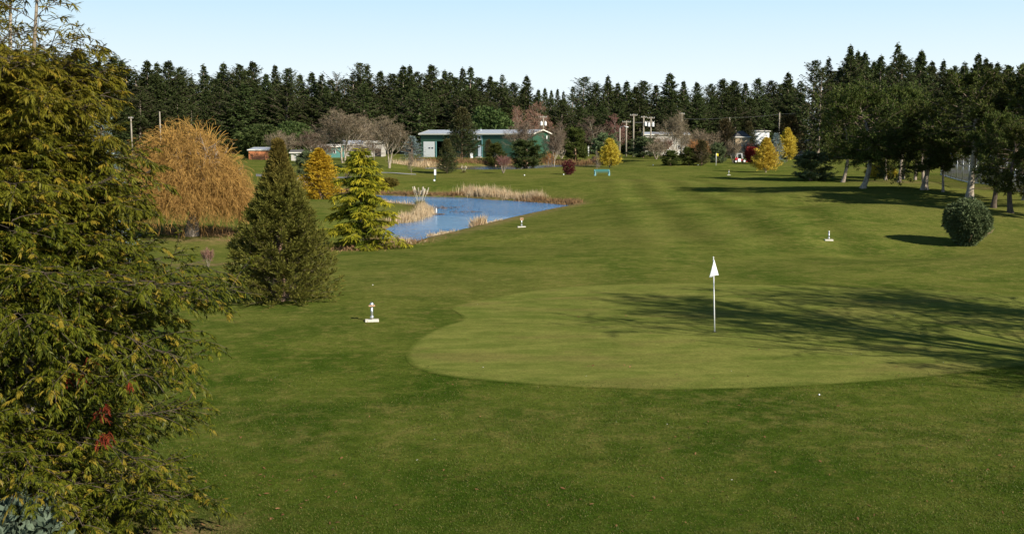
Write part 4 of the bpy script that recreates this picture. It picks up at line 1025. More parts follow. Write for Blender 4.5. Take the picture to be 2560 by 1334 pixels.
for i, (x, y, Y) in enumerate([(1362, 212, 620), (1378, 218, 640), (1392, 214, 610), (1408, 220, 650)]):
    pr = FIRS[i]; p = spot(x, Y); pr.put('distant_fir', 'bluish distant fir seen through the gap in the forest', 'tree', p, ztop(p, y + 6) - p[2], None, i, 'distant firs in the forest gap')
# ================================================================== BUILDINGS
# green metal shed: facade runs between two world points
A = at(1052, 335, 286); B = at(1332, 333, 270)
A, B = A[:2], B[:2]; LEN = float(np.hypot(*(B - A))); ex = (B - A) / LEN; ey = np.array((-ex[1], ex[0])); ang = math.atan2(ex[1], ex[0])
ZG = float(h(*(A + B) / 2)) - .1; EAVE = 6.95 - ZG; DEP = 9.0; RID = EAVE + .95
def fx(px):                                  # distance along the facade seen at pixel column px
    k = ray(px, 350)[0]; s = (k * A[1] - A[0]) / (ex[0] - k * ex[1]); return float(s)
def fz(px, py):
    s = fx(px); Y = A[1] + ex[1] * s; return float(CZ + ray(px, py)[2] * Y - ZG)
sh = thing('green_shed', 'long green ribbed metal shed with pale roof and white garage door', 'shed', (A[0], A[1], ZG), ang)
bay = (fx(1091), fx(1114), 0, fz(1100, 353))
b = BM()
T_ = .18
def wallseg(b, s0, s1, z0, z1, y0=0.): b.box(((s0 + s1) / 2, y0 + T_ / 2, (z0 + z1) / 2), (s1 - s0, T_, z1 - z0))
wallseg(b, 0, bay[0], 0, bay[3]); wallseg(b, bay[1], LEN, 0, bay[3]); wallseg(b, 0, LEN, bay[3], EAVE)
b.box((LEN / 2, DEP - T_ / 2, EAVE / 2), (LEN, T_, EAVE))
for xx in (T_ / 2, LEN - T_ / 2):
    b.poly([(xx - T_ / 2, T_ + .002, 0), (xx - T_ / 2, DEP - T_ - .002, 0), (xx - T_ / 2, DEP - T_ - .002, EAVE), (xx - T_ / 2, DEP / 2, RID - .12), (xx - T_ / 2, T_ + .002, EAVE)], (T_, 0, 0))
obj('wall', b.mesh('wall', M['shedgreen']), sh)
b = BM(); b.box((LEN / 2, DEP / 2, .01), (LEN - .5, DEP - .5, .02)); b.box(((bay[0] + bay[1]) / 2, DEP * .55, 1.6), (6, .1, 3.2)); obj('interior_floor', b.mesh('interior_floor', M['dark']), sh)
b = BM(); o_ = .45
for y0, z0, y1, z1 in ((-o_, EAVE - .06, DEP / 2, RID), (DEP + o_, EAVE - .06, DEP / 2, RID)):
    b.poly([(-o_, y0, z0 + .03), (LEN + o_, y0, z0 + .03), (LEN + o_, y1, z1), (-o_, y1, z1)], (0, 0, .12))
rf = obj('roof', b.mesh('roof', M['roofmetal']), sh)
b = BM(); b.box((LEN / 2, -o_ - .06, EAVE - .06), (LEN + 2 * o_, .1, .30))
for xx in (-o_ - .05, LEN + o_ + .05):
    for y0, y1 in ((-o_, DEP / 2), (DEP + o_, DEP / 2)):
        b.poly([(xx - .05, y0, EAVE - .2), (xx - .05, y1, RID - .15), (xx - .05, y1, RID + .14), (xx - .05, y0, EAVE + .10)], (.1, 0, 0))
obj('fascia', b.mesh('fascia', M['trim']), rf)
b = BM(); s0, s1, z1 = fx(1059), fx(1086), fz(1072, 354)
b.box(((s0 + s1) / 2, -.04, z1 / 2), (s1 - s0, .08, z1)); 
gd = obj('garage_door', b.mesh('garage_door', M['white']), sh)
b = BM(); zc = fz(1072, 370)
for i in range(2): b.box((s0 + (s1 - s0) * (.55 + .27 * i), -.09, zc), ((s1 - s0) * .16, .03, .30))
obj('door_window', b.mesh('door_window', M['glass']), gd)
b = BM(); b.box((bay[0] - .12, -.05, bay[3] / 2), (.22, .1, bay[3])); b.box((bay[1] + .12, -.05, bay[3] / 2), (.22, .1, bay[3])); obj('bay_frame', b.mesh('bay_frame', M['paleteal']), sh)
for px0, px1, py0, py1 in ((1178.5, 1187, 339, 350), (1194.5, 1203.5, 338.5, 350), (1335.5, 1339, 337, 342), (1154, 1160, 339, 346)):
    s0, s1, z0, z1 = fx(px0), min(fx(px1), LEN - .1), fz(px0, py1), fz(px0, py0)
    if s0 > LEN - .6: s0, s1 = LEN - 1.2, LEN - .6
    f_ = BM(); w_ = .17
    f_.box(((s0 + s1) / 2, -.05, z0 + w_ / 2), (s1 - s0, .1, w_)); f_.box(((s0 + s1) / 2, -.05, z1 - w_ / 2), (s1 - s0, .1, w_))
    for sx_ in (s0 + w_ / 2, s1 - w_ / 2): f_.box((sx_, -.05, (z0 + z1) / 2), (w_, .1, z1 - z0 - 2 * w_))
    wf = obj('window', f_.mesh('window', M['white']), sh)
    obj('pane', BM().box(((s0 + s1) / 2, -.02, (z0 + z1) / 2), (s1 - s0 - 2 * w_, .03, z1 - z0 - 2 * w_)).mesh('pane', M['glass']), wf)
s0, s1, z1 = fx(1195.5), fx(1203.5), fz(1200, 364)
dr = obj('door', BM().box(((s0 + s1) / 2, -.04, z1 / 2 + .3), (s1 - s0, .08, z1 - .3)).mesh('door', M['greydoor']), sh)
obj('step', BM().box(((s0 + s1) / 2, -.5, .15), (s1 - s0 + .4, .9, .3)).mesh('step', M['concrete']), sh)
obj('downpipe', BM().box((fx(1205.5), -.08, EAVE / 2), (.12, .12, EAVE - .3)).mesh('downpipe', M['paleteal']), sh)
# windowed gable end: small vent
obj('gable_window', BM().box((LEN + .03, DEP * .82, EAVE - .9), (.06, .45, .8)).mesh('gable_window', M['white']), sh)
obj('roof_vent', BM().cyl((fx(1186), DEP * .35, RID - .5), (fx(1186), DEP * .35, RID + .25), .22).mesh('roof_vent', M['steel']), sh)

def house(name, label, cat, px0, px1, py_top, py_eave, Y, wall, roof, dep=7., hip=False, flat=False, rz=0., wins=(), over=.35, door=None):
    p0, p1 = spot(px0, Y), spot(px1, Y); L = p1[0] - p0[0]; zg = min(p0[2], p1[2]) - .1
    ev = ztop(p0, py_eave) - zg; tp = ztop(p0, py_top) - zg
    t = thing(name, label, cat, (p0[0], Y, zg), rz)
    b = BM(); b.box((L / 2, dep / 2, ev / 2), (L, dep, ev))
    if not (hip or flat):
        for xx in (0, L - .15): b.poly([(xx, .002, ev + .001), (xx, dep - .002, ev + .001), (xx, dep / 2, tp - .08)], (.15, 0, 0))
    obj('wall', b.mesh('wall', M[wall]), t)
    b = BM()
    if flat: b.poly([(-over, -over, ev + .01), (L + over, -over, ev + .01), (L + over, dep + over, tp), (-over, dep + over, tp)], (0, 0, .16))
    elif hip:
        k = min(dep / 2, L * .35); lo = [(-over, -over, ev), (L + over, -over, ev), (L + over, dep + over, ev), (-over, dep + over, ev)]
        r1, r2 = (k, dep / 2, tp), (L - k, dep / 2, tp)
        b.poly([lo[0], lo[1], r2, r1]); b.poly([lo[2], lo[3], r1, r2]); b.poly([lo[1], lo[2], r2]); b.poly([lo[3], lo[0], r1]); b.poly(lo[::-1])
        bmesh.ops.remove_doubles(b.b, verts=b.b.verts, dist=1e-4)
    else:
        for y0, y1 in ((-over, dep / 2), (dep + over, dep / 2)):
            b.poly([(-over, y0, ev), (L + over, y0, ev), (L + over, y1, tp), (-over, y1, tp)], (0, 0, .14))
    r_ = obj('roof', b.mesh('roof', M[roof]), t)
    obj('fascia', BM().box((L / 2, -over - .05, ev + (.09 if flat else .02)), (L + 2 * over, .08, .2)).mesh('fascia', M['trim']), r_)
    for s, z, w_, hh in wins:
        f_ = BM(); x = s * L; fw = .1
        f_.box((x, -.04, z - hh / 2), (w_, .08, fw)); f_.box((x, -.04, z + hh / 2), (w_, .08, fw))
        for sg in (-1, 1): f_.box((x + sg * (w_ / 2 - fw / 2), -.04, z), (fw, .08, hh - fw))
        wf = obj('window', f_.mesh('window', M['white']), t)
        obj('pane', BM().box((x, -.015, z), (w_ - 2 * fw, .025, hh - fw)).mesh('pane', M['glass']), wf)
    if door: obj('door', BM().box((door[0] * L, -.04, door[2] / 2), (door[1], .08, door[2])).mesh('door', M[door[3]]), t)
    return t
o = house('orange_house', 'low orange boarded building with a grey roof edge right of the willow', 'house', 622, 694, 370, 376, 245, 'orange', 'roofmetal', 6, flat=True, over=.25)
obj('chimney', BM().box((o.children[0].dimensions.x if False else 5.9, .6, 3.6), (.5, .5, 2.4)).mesh('chimney', M['orange']), o)
house('teal_house', 'teal walled house behind the pale bare trees', 'house', 796, 850, 362, 367, 276, 'tealwall', 'offwhite', 7, wins=((.75, 1.6, .7, .8),))
house('white_house', 'white walled house with a pale roof between the pale bare trees', 'house', 856, 904, 352, 362, 300, 'offwhite', 'roofmetal', 7, wins=((.3, 1.7, 1., 1.2), (.7, 1.7, 1., 1.2)))
house('cream_porch_house', 'white building with a dark open porch left of the two trunked bare tree', 'house', 912, 958, 353, 358, 290, 'offwhite', 'trim', 6, flat=True, wins=((.45, 2.9, .8, 1.1),), door=(.72, 1.6, 2.2, 'dark'))
house('small_white_shack', 'small white shack between sequoia top and pine bush', 'shed', 728, 752, 376, 382, 235, 'offwhite', 'roofgrey', 3, wins=((.5, 1.2, .5, .6),))
house('long_white_building', 'long low white building behind the multi stemmed bare tree', 'house', 1612, 1722, 331, 337, 318, 'offwhite', 'roofmetal', 8, wins=((.2, 2.2, 1.6, 1.2), (.5, 2.2, 1.6, 1.2), (.8, 2.2, 1.6, 1.2)))
house('cream_cottage', 'small cream cottage with grey hipped roof at the forest edge', 'house', 1838, 1873, 327, 343, 292, 'cream', 'roofgrey', 5, hip=True, wins=((.36, 2.6, .8, 1.2), (.83, 2.9, .7, .7)))
house('white_roadside_shed', 'white flat roofed shed right of the cream cottage', 'shed', 1876, 1922, 326, 328.5, 325, 'white', 'roofgrey', 5, flat=True)
house('brown_garden_wall', 'low brown wall left of the dark pine bush', 'wall', 1992, 2026, 350, 353, 270, 'offwhite', 'roofgrey', 2, flat=True)

# ================================================================== POLES AND WIRE
PX = {}
def pole(px, top, Y, label, arm=None, trans=0, lamp=False, arm2=False, r=.16, thick=1.5):
    p = spot(px, Y); H = ztop(p, top) - p[2]
    t = thing('utility_pole', label, 'utility pole', tuple(p), RS(int(px)).uniform(-.2, .2), 'utility poles at the forest edge')
    obj('post', BM().cyl((0, 0, -.3), (0, 0, H), r * thick, r * .75 * thick, 10).mesh('post', M['pole'], True), t)
    if arm:
        w_ = arm * mpp(Y)
        for k, zz in enumerate((H - .35,) + ((H - 1.4,) if arm2 else ())):
            a = obj('crossarm', BM().box((0, -.16, zz), (w_, .14, .18), bev=.02).mesh('crossarm', M['pole']), t)
            b = BM()
            for sx_ in (-.46, -.2, .2, .46): b.cyl((sx_ * w_, -.16, zz + .09), (sx_ * w_, -.16, zz + .30), .06, .04, 8)
            obj('insulator', b.mesh('insulator', M['porcelain']), a)
    for i in range(trans):
        sx_ = (-.55, .55)[i] if trans == 2 else .5
        obj('transformer', BM().lathe([(.05, 0), (.32, .05), (.34, .9), (.30, 1.0), (.1, 1.05), (.06, 1.25)], 14, (sx_, -.2, H - 2.6)).mesh('transformer', M['white'], False), t)
    if lamp:
        pts = np.array([(0, 0, H - .1), (.3, -.1, H + .3), (1.0, -.2, H + .5), (1.6, -.3, H + .3)])[None]
        g = Geo(); tubes(g, pts, .06, 6); a = obj('lamp_arm', g.mesh('lamp_arm', M['steel'], True), t)
        obj('lamp_head', BM().ball((1.8, -.33, H + .22), .3, 10, (1.3, .7, .45)).mesh('lamp_head', M['white'], True), a)
    PX[px] = np.array((p[0], p[1], p[2] + H)); return t
pole(1358, 290, 300, 'utility pole with crossarm and twin white transformers above the shed end', 17, 2)
pole(1235, 314, 302, 'short topped pole with a crossarm rising behind the shed roof', 18, 0)
pole(1583, 285, 286, 'tallest pale utility pole with a plain crossarm', 18, 0)
pole(1608, 290, 289, 'utility pole with one white transformer right of the tallest pole', 13, 1)
pole(1626, 292, 292, 'utility pole with twin transformers and two crossarms', 18, 2, arm2=True)
pole(1565, 302, 290, 'grey street light pole left of the tallest utility pole', 20, 0)
pole(1549, 320, 284, 'curved arm street light among the utility poles', None, 0, True)
pole(1703, 282, 300, 'utility pole with a small crossarm above the multi stemmed bare tree', 13, 0)
pole(1822, 294, 306, 'short bare pole carrying the long wire beside the yard conifer', None)
pole(1946, 282, 310, 'pole carrying the long wire behind the pale yellow conifer', None)
pole(331, 292, 300, 'utility pole with a crossarm between cedar and willow', 12, 0)
pole(403, 279, 315, 'pole top showing above the left of the willow', None)
far = at(2140, 268, 305)
pts = [PX[1703] - np.array((0, 0, 1.6)), PX[1822], PX[1946] - np.array((0, 0, .4)), far]
g = Geo()
for a, b in zip(pts, pts[1:]):
    tt = np.linspace(0, 1, 14)[:, None]; q = a * (1 - tt) + b * tt; q[:, 2] -= .25 * np.sin(tt[:, 0] * math.pi); tubes(g, q[None], .022, 4)
tag(obj('power_line', g.mesh('power_line', M['wire'])), 'long pale power cable strung across the forest edge', 'cable')
g = Geo(); a, b = PX[1583] - np.array((0, 0, 2.2)), PX[1626] - np.array((0, 0, 1.5)); tt = np.linspace(0, 1, 10)[:, None]; tubes(g, (a * (1 - tt) + b * tt)[None], .05, 4)
tag(obj('power_line', g.mesh('power_line', M['wire'])), 'short power cable between the tallest pole and the twin transformer pole', 'cable')

# ================================================================== CHAIN LINK FENCE
fa, fb = G(2352, 437)[:2], G(2640, 492)[:2]
n_ = 15; FH = 3.1
fd = fb - fa; fl = float(np.hypot(*fd)); fu = fd / fl
fr = thing('chain_link_fence', 'tall chain link fence with pale metal posts round the grey court', 'fence', (fa[0], fa[1], 0), 0)
for i in range(n_ + 1):
    q = fa + fd * i / n_; z = float(h(*q)); l = (q[0] - fa[0], q[1] - fa[1])
    obj('fence_post', BM().cyl((*l, z - .2), (*l, z + FH), .075, None, 8).ball((*l, z + FH), .09, 8).mesh('fence_post', M['steel'], True), fr)
g = Geo(); qq = fa[None] + fd[None] * np.linspace(0, 1, 60)[:, None]; zz = h(qq[:, 0], qq[:, 1])
for e in (FH - .05, .08): tubes(g, np.concatenate([qq - fa, (zz + e)[:, None]], 1)[None], .05, 6)
obj('rail', g.mesh('rail', M['steel'], True), fr)
g = Geo(); st = np.arange(-FH, fl, .14)
for sg in (1, -1):
    a0 = np.clip(st, 0, fl); a1 = np.clip(st + FH, 0, fl); z0 = (a0 - st) if sg > 0 else FH - (a0 - st); z1 = (a1 - st) if sg > 0 else FH - (a1 - st)
    m_ = a1 > a0 + .05; a0, a1, z0, z1 = a0[m_], a1[m_], z0[m_], z1[m_]
    def w3(a, z): q = fa[None] + fu[None] * a[:, None]; return np.concatenate([q - fa, (h(q[:, 0], q[:, 1]) + z)[:, None]], 1)
    tubes(g, np.stack([w3(a0, z0), w3((a0 + a1) / 2, (z0 + z1) / 2), w3(a1, z1)], 1), .008, 3)
obj('mesh_panel', g.mesh('mesh_panel', M['wire']), fr)
draped('court', ([(2365, 437), (2450, 455), (2620, 486)], [(2395, 402), (2480, 402), (2680, 402)]), M['court'], 'grey hard court behind the chain link fence', .04, cat='court')

# ================================================================== GOLF THINGS
p = G(1787, 830); Hf = ztop(p, 643) - p[2]
fl_ = thing('flagstick', 'white flagstick with a limp white triangular flag on the near putting green', 'flagstick', tuple(p))
lean_ = -.085
obj('pole', BM().cyl((0, 0, -.15), (lean_ * .93, 0, Hf - .02), .017, .014, 10).ball((lean_ * .95, 0, Hf), .02, 8).mesh('pole', M['white'], True), fl_)
b = BM(); top = Hf - .05; bot = Hf - .52
prof = [(-.005, 0), (.03, .03), (-.06, -.05), (.06, .02)]
nU, nV = 9, 12; g = Geo(); V = []
for v in range(nV + 1):
    f = v / nV; z = top - (top - bot) * f
    for u in range(nU + 1):
        s = u / nU; x = (-.145 + .27 * s) * f ** 1.05; y = -.025 + .09 * (s - .4) * f
        V.append((lean_ * (.93 - .2 * f) + x + .015, y, z + (.05 * (s - .25) - .01 * math.sin(s * 7)) * f))
Q = [(v * (nU + 1) + u, v * (nU + 1) + u + 1, (v + 1) * (nU + 1) + u + 1, (v + 1) * (nU + 1) + u) for v in range(nV) for u in range(nU)]
g.add(V, Q); fm = g.mesh('flag', M['flag'], True); fo = obj('flag', fm, fl_); so_ = fo.modifiers.new('cloth', 'SOLIDIFY'); so_.thickness = .004
cupm = BM().cyl((0, 0, -.1), (0, 0, .016), .054, None, 20).mesh('cup', M['dark']); obj('cup', cupm, fl_)

def smallflag(px, py, top, label, col, dirx):
    p = G(px, py); H = ztop(p, top) - p[2]
    t = thing('flagstick', label, 'flagstick', tuple(p))
    obj('pole', BM().cyl((0, 0, -.1), (0, 0, H), .035, .03, 8).mesh('pole', M['white'], True), t)
    g = Geo(); V = []; 
    for v in range(5):
        for u in range(5): V.append((dirx * u / 4 * .34, .05 * math.sin(u * 1.6), H - .02 - v / 4 * .38 - .12 * u / 4 * (1 if v else .6)))
    g.add(V, [(v * 5 + u, v * 5 + u + 1, v * 5 + u + 6, v * 5 + u + 5) for v in range(4) for u in range(4)])
    o = obj('flag', g.mesh('flag', M[col], True), t); o.modifiers.new('cloth', 'SOLIDIFY').thickness = .01
smallflag(1790, 414, 383, 'distant flagstick with a yellow flag on the raised far green', 'yellowcloth', 1)
smallflag(1695.5, 392, 379, 'distant flagstick with a white flag left of the low dark pine bush', 'white', 1)

def marker(px, py, top, slabpx, label, kind, rz=0.):
    p = G(px, py); k = slabpx * mpp(p[1]); H = ztop(p, top) - p[2]
    t = thing('post_marker', label, 'post', tuple(p), rz, 'metal posts on white concrete slabs')
    b = BM(); b.box((0, 0, .015), (k, k * .62, .085), bev=.015)
    me = b.mesh('slab', M['concrete']); obj('slab', me, t)
    r = max(.035, k * .07)
    obj('post', BM().cyl((0, 0, .09), (0, 0, H * .86), r, None, 12).cyl((0, 0, .1), (0, 0, .16), r * 1.5, None, 12).mesh('post', M['steel'], True), t)
    if kind == 'cap':
        obj('collar', BM().box((0, 0, H * .84), (r * 5.2, r * 4.4, .035), bev=.008).mesh('collar', M['wood']), t)
        obj('head', BM().lathe([(r * 1.7, 0), (r * 1.75, H * .06), (r * 1.2, H * .13), (r * .6, H * .16)], 16, (0, 0, H * .86)).mesh('head', M['steel'], True), t)
    elif kind == 'block':
        w_ = 8.2 * mpp(p[1]); hh = 6.5 * mpp(p[1]); zc = H - hh / 2
        bl = obj('wooden_block', BM().box((0, 0, zc), (w_, w_ * .6, hh), bev=.012).mesh('wooden_block', M['wood']), t)
        b = BM()
        for sx_ in (-.2, .2): b.box((sx_ * w_, -w_ * .3 - .004, zc + hh * .08), (w_ * .13, .012, hh * .55))
        obj('mark', b.mesh('mark', M['darkmark']), bl)
    else:
        obj('head', BM().ball((0, 0, H * .93), H * .075, 12).cyl((0, 0, H * .84), (0, 0, H * .89), r * .7).mesh('head', M['white' if kind == 'ball' else 'wood'], True), t)
marker(930, 803, 756, 34, 'metal post with wooden collar on a slab nearest the sequoia', 'cap', .15)
marker(1304, 568, 544, 20, 'post with a wooden block on a slab beside the pond', 'block', .1)
marker(2072, 601, 577, 20, 'white topped post on a slab left of the round shrub', 'ball', -.1)
marker(1822, 438, 424, 8.5, 'small far post on a slab right of the yellow flag', 'wood')

# bench
p = G(1505, 439); k = 40 * mpp(p[1])
t = thing('park_bench', 'turquoise painted bench alone on the fairway', 'bench', tuple(p), .12)
for sx_ in (-.44, .44):
    b = BM(); b.box((sx_ * k, -.22, .22), (.16, .14, .46), bev=.01); b.box((sx_ * k, .22, .38), (.16, .14, .82), bev=.01); b.box((sx_ * k, 0, .36), (.16, .32, .10))
    b.box((sx_ * k, -.05, .58), (.14, .52, .07)); obj('end_frame', b.mesh('end_frame', M['paleteal']), t)
b = BM()
for y in (-.2, -.07, .06): b.box((0, y, .445), (k * .9, .115, .045), bev=.006)
obj('seat', b.mesh('seat', M['teal']), t)
b = BM()
for z in (.60, .76): b.box((0, .13 + (z - .6) * .2, z), (k * .9, .04, .12), bev=.006)
obj('backrest', b.mesh('backrest', M['teal']), t)

# tee sign post with white plate
p = G(1088, 452); H = ztop(p, 423) - p[2]
t = thing('tee_post', 'slim dark green post with a narrow white plate above the pond', 'post', tuple(p))
obj('post', BM().box((0, .03, H / 2 - .1), (.12, .07, H + .1)).mesh('post', M['shedgreen']), t)
obj('plate', BM().box((0, -.035, H * .74), (.24, .05, H * .50), bev=.01).mesh('plate', M['white']), t)
tag(obj('tee_marker', BM().ball((0, 0, .08), .13, 12).mesh('tee_marker', M['white'], True), loc=tuple(G(1087, 453) + np.array((-.05, -.35, .03)))), 'round white tee marker at the foot of the green tee post', 'tee marker', 'round tee markers')
for px, py, lb in ((1311, 440, 'round white tee marker left of the maroon shrub'), (1409, 438, 'round white tee marker at the foot of the maroon shrub'), (1633, 414, 'round white tee marker below the spreading pine'), (1745, 414, 'round tee marker at the foot of the brown conical conifer')):
    p = G(px, py); tag(obj('tee_marker', BM().ball((0, 0, .1), 1.6 * mpp(p[1]), 12).mesh('tee_marker', M['white'], True), loc=tuple(p)), lb, 'tee marker', 'round tee markers')
# white sign by the far pond
p = spot(1179, 250)
t = thing('notice_board', 'small white board on a stand by the large cypress', 'sign', tuple(p))
obj('stand', BM().cyl((-.2, 0, -.1), (-.2, 0, .5), .04).cyl((.2, 0, -.1), (.2, 0, .5), .04).mesh('stand', M['wood']), t)
obj('board', BM().box((0, -.03, .95), (.62, .08, 1.15), bev=.02).mesh('board', M['white']), t)
# white post and rail bits behind the deodar
for px, py, top, lb in ((852, 417, 405, 'small white post by the multi stemmed bare tree'), (1471, 388, 366, 'white gate post behind the yellow conifer, right of the upright dark pine')):
    p = spot(px, 300); H = max(.8, ztop(p, top) - p[2]); t = tag(obj('white_post', BM().box((0, 0, H / 2), (.3, .3, H), bev=.02).box((0, 0, H), (.4, .4, .08)).mesh('white_post', M['white']), loc=tuple(p)), lb, 'post')
# thin white pipe and floating debris in the pond
p = on_plane(1091, 533, ZW1); tag(obj('depth_pipe', BM().cyl((0, 0, -.3), (0, 0, .42), .03).mesh('depth_pipe', M['white'], True), loc=tuple(p)), 'thin white pipe standing in the pond beside the reeds', 'pipe')

# red utility mower
p = G(1848, 407); 
t = thing('utility_mower', 'small red utility mower with white engine cover and roll bar', 'mower', (p[0], p[1], p[2]), .0)
b = BM(); b.box((-.1, 0, .52), (1.5, 1.0, .28), bev=.05); b.box((-.55, 0, .78), (.6, .9, .35), bev=.07); obj('body', b.mesh('body', M['redpaint']), t)
obj('engine_cover', BM().box((-.1, -.5, .48), (.62, .3, .62), bev=.12).mesh('engine_cover', M['white']), t)
obj('cutting_deck', BM().box((1.05, 0, .26), (1.1, 1.3, .16), bev=.05).mesh('cutting_deck', M['redpaint']), t)
b = BM()
for y in (-.4, .4):
    b.cyl((-.45, y, .8), (-.38, y, 1.75), .035); b.cyl((.42, y, 1.75), (.62, y, .8), .035)
[b.cyl((-.38, y, 1.75), (.42, y, 1.75), .035) for y in (-.4, .4)]; [b.cyl((x, -.4, 1.75), (x, .4, 1.75), .035) for x in (-.38, .42)]; obj('roll_frame', b.mesh('roll_frame', M['white']), t)
obj('seat', BM().box((.05, 0, .82), (.45, .5, .12), bev=.04).box((-.18, 0, 1.05), (.12, .5, .42), bev=.04).mesh('seat', M['rubber']), t)
for x, y, r in ((.85, -.62, .36), (.85, .62, .36), (-.75, -.55, .28), (-.75, .55, .28)):
    w_ = obj('wheel', BM().cyl((x, y - .11, r), (x, y + .11, r), r, None, 20).mesh('wheel', M['rubber']), t)
    obj('rim', BM().cyl((x, y - .125, r), (x, y + .125, r), r * .55, None, 16).mesh('rim', M['white']), w_)

# person far out on the course
def person(px, Y):
    p = spot(px, Y)
    bm = bmesh.new(); sl = bm.verts.layers.skin.verify()
    J = dict(pel=(0, 0, .95), ch=(.0, .02, 1.28), nk=(0, .0, 1.48), hd=(-.01, -.03, 1.56), ht=(-.01, -.03, 1.68), ls=(-.19, 0, 1.42), le=(-.30, -.05, 1.15), lw=(-.32, -.18, .92), lh=(-.31, -.22, .84), rs=(.19, 0, 1.42), re=(.29, .03, 1.14), rw=(.31, -.06, .90), rh=(.31, -.08, .81),
             lp=(-.09, 0, .90), lk=(-.15, -.06, .50), la=(-.19, .0, .09), lt=(-.21, -.16, .04), rp=(.09, 0, .90), rk=(.13, -.01, .50), ra=(.18, .06, .09), rt=(.20, -.10, .04))
    R = dict(pel=.15, ch=.16, nk=.06, hd=.085, ht=.09, ls=.07, le=.045, lw=.032, lh=.04, rs=.07, re=.045, rw=.032, rh=.04, lp=.10, lk=.07, la=.05, lt=.04, rp=.10, rk=.07, ra=.05, rt=.04)
    v = {}
    for kx, c in J.items(): q = bm.verts.new(c); q[sl].radius = (R[kx], R[kx]); v[kx] = q
    v['pel'][sl].use_root = True
    for e in 'pel-ch ch-nk nk-hd hd-ht ch-ls ls-le le-lw lw-lh ch-rs rs-re re-rw rw-rh pel-lp lp-lk lk-la la-lt pel-rp rp-rk rk-ra ra-rt'.split(): a, b = e.split('-'); bm.edges.new((v[a], v[b]))
    me = bpy.data.meshes.new('person'); bm.to_mesh(me); bm.free()
    for mt in ('skin', 'darkcloth', 'palecloth', 'rubber', 'hair'): me.materials.append(M[mt])
    o = obj('person', me, loc=tuple(p), rot=(0, 0, -.2)); o.modifiers.new('skin', 'SKIN'); sb = o.modifiers.new('sub', 'SUBSURF'); sb.levels = sb.render_levels = 2
    dg = bpy.context.evaluated_depsgraph_get(); m2 = bpy.data.meshes.new_from_object(o.evaluated_get(dg)); o.modifiers.clear(); o.data = m2
    m2.materials.clear()
    for mt in ('skin', 'darkcloth', 'palecloth', 'rubber', 'hair'): m2.materials.append(M[mt])
    for f in m2.polygons:
        c = f.center; f.use_smooth = True
        f.material_index = 4 if (c.z > 1.62 or (c.z > 1.5 and c.y > .0)) else 0 if (c.z > 1.46 or (abs(c.x) > .24 and c.z < .95 and c.z > .75)) else 1 if c.z > .88 else 3 if c.z < .1 else 2
    return tag(o, 'person in a dark jacket and pale trousers standing far off by the pines', 'person')
person(1556, 345)

# ================================================================== REEDS, SEDGE, LITTER
def reedbed(name, label, pts, n, hgt, wid, mat, seed, spread=.5, lean=.12, w=.03, onwater=False):
    """pts: pixel polyline along the water edge"""
    rng = RS(seed); W = np.array([on_plane(x, y, ZW1)[:2] if y > 470 else on_plane(x, y, ZW2)[:2] for x, y in pts])
    seg = np.hypot(*np.diff(W, axis=0).T); cs = np.concatenate([[0], np.cumsum(seg)]); s = rng.random(n) * cs[-1]
    x = np.interp(s, cs, W[:, 0]) + rng.normal(size=n) * spread; y = np.interp(s, cs, W[:, 1]) + rng.normal(size=n) * spread * wid
    cl = .6 + .5 * np.sin(s * 1.9 + seed) * np.sin(s * .63) + .25 * rng.normal(size=n)
    z = h(x, y); m_ = (z > -.75) if not onwater else (z > -5)
    z = np.maximum(z, (ZW1 if pts[0][1] > 470 else ZW2) - .05)
    x, y, z, cl = x[m_], y[m_], z[m_], cl[m_]; k = len(x)
    g = Geo(); L = hgt * np.clip(cl, .35, 1.15) * rng.uniform(.7, 1.15, k)
    blades(g, np.stack([x, y, z - .03], 1), np.stack([rng.normal(size=k) * lean, rng.normal(size=k) * lean, np.ones(k)], 1), L, w * rng.uniform(.7, 1.3, k), rng.uniform(.02, .3, k), 3, 1., rng, rng.random(k) * .5)
    return tag(obj(name, g.mesh(name, M[mat])), label, 'reeds', kind='stuff')
reedbed('reed_bed', 'tall straw coloured reeds along the far pond bank', [(1165, 491), (1200, 494), (1245, 497), (1275, 499)], 3600, 1.05, .6, 'reed', 1, .55)
reedbed('reed_bed', 'straw coloured reeds on the far bank toward the pond tip', [(1275, 500), (1314, 501), (1345, 504)], 1700, .9, .6, 'reed', 2, .5)
reedbed('sedge_bank', 'brown sedge along the right end of the pond', [(1300, 502), (1373, 507), (1410, 510), (1438, 513)], 3000, .55, .5, 'brownreed', 3, .5, .3)
reedbed('sedge_bank', 'brown grass along the left part of the far pond bank', [(838, 482), (943, 487), (1035, 490), (1100, 491), (1170, 493)], 5200, .5, .5, 'brownreed', 4, .45, .35)
reedbed('reed_bed', 'dry reeds round the tip of the pond peninsula', [(990, 558), (1020, 554), (1040, 548), (1060, 541), (1069, 532), (1062, 523)], 4000, .72, .7, 'reed', 5, .32, .16)
reedbed('reed_bed', 'low dry reeds along the upper edge of the peninsula', [(950, 506), (990, 511), (1035, 514)], 700, .45, .5, 'reed', 6, .35, .3)
reedbed('reed_clump', 'round tuft of straw reeds at the near pond edge', [(1188, 567), (1200, 565)], 800, .9, .5, 'reed', 7, .2, .22)
reedbed('reed_clump', 'low straw reed bank at the bottom of the pond', [(1052, 591), (1080, 588), (1112, 583)], 1900, .40, .5, 'reed', 8, .35, .4)
reedbed('reed_clump', 'short straw fringe right of the round reed tuft', [(1205, 563), (1240, 555)], 260, .25, .4, 'reed', 9, .3, .4)
reedbed('sedge_bank', 'tangled brown grass below the deodar', [(850, 637), (905, 632), (960, 618), (1005, 611)], 3600, .5, 1.2, 'brownreed', 10, .8, .5, onwater=True)
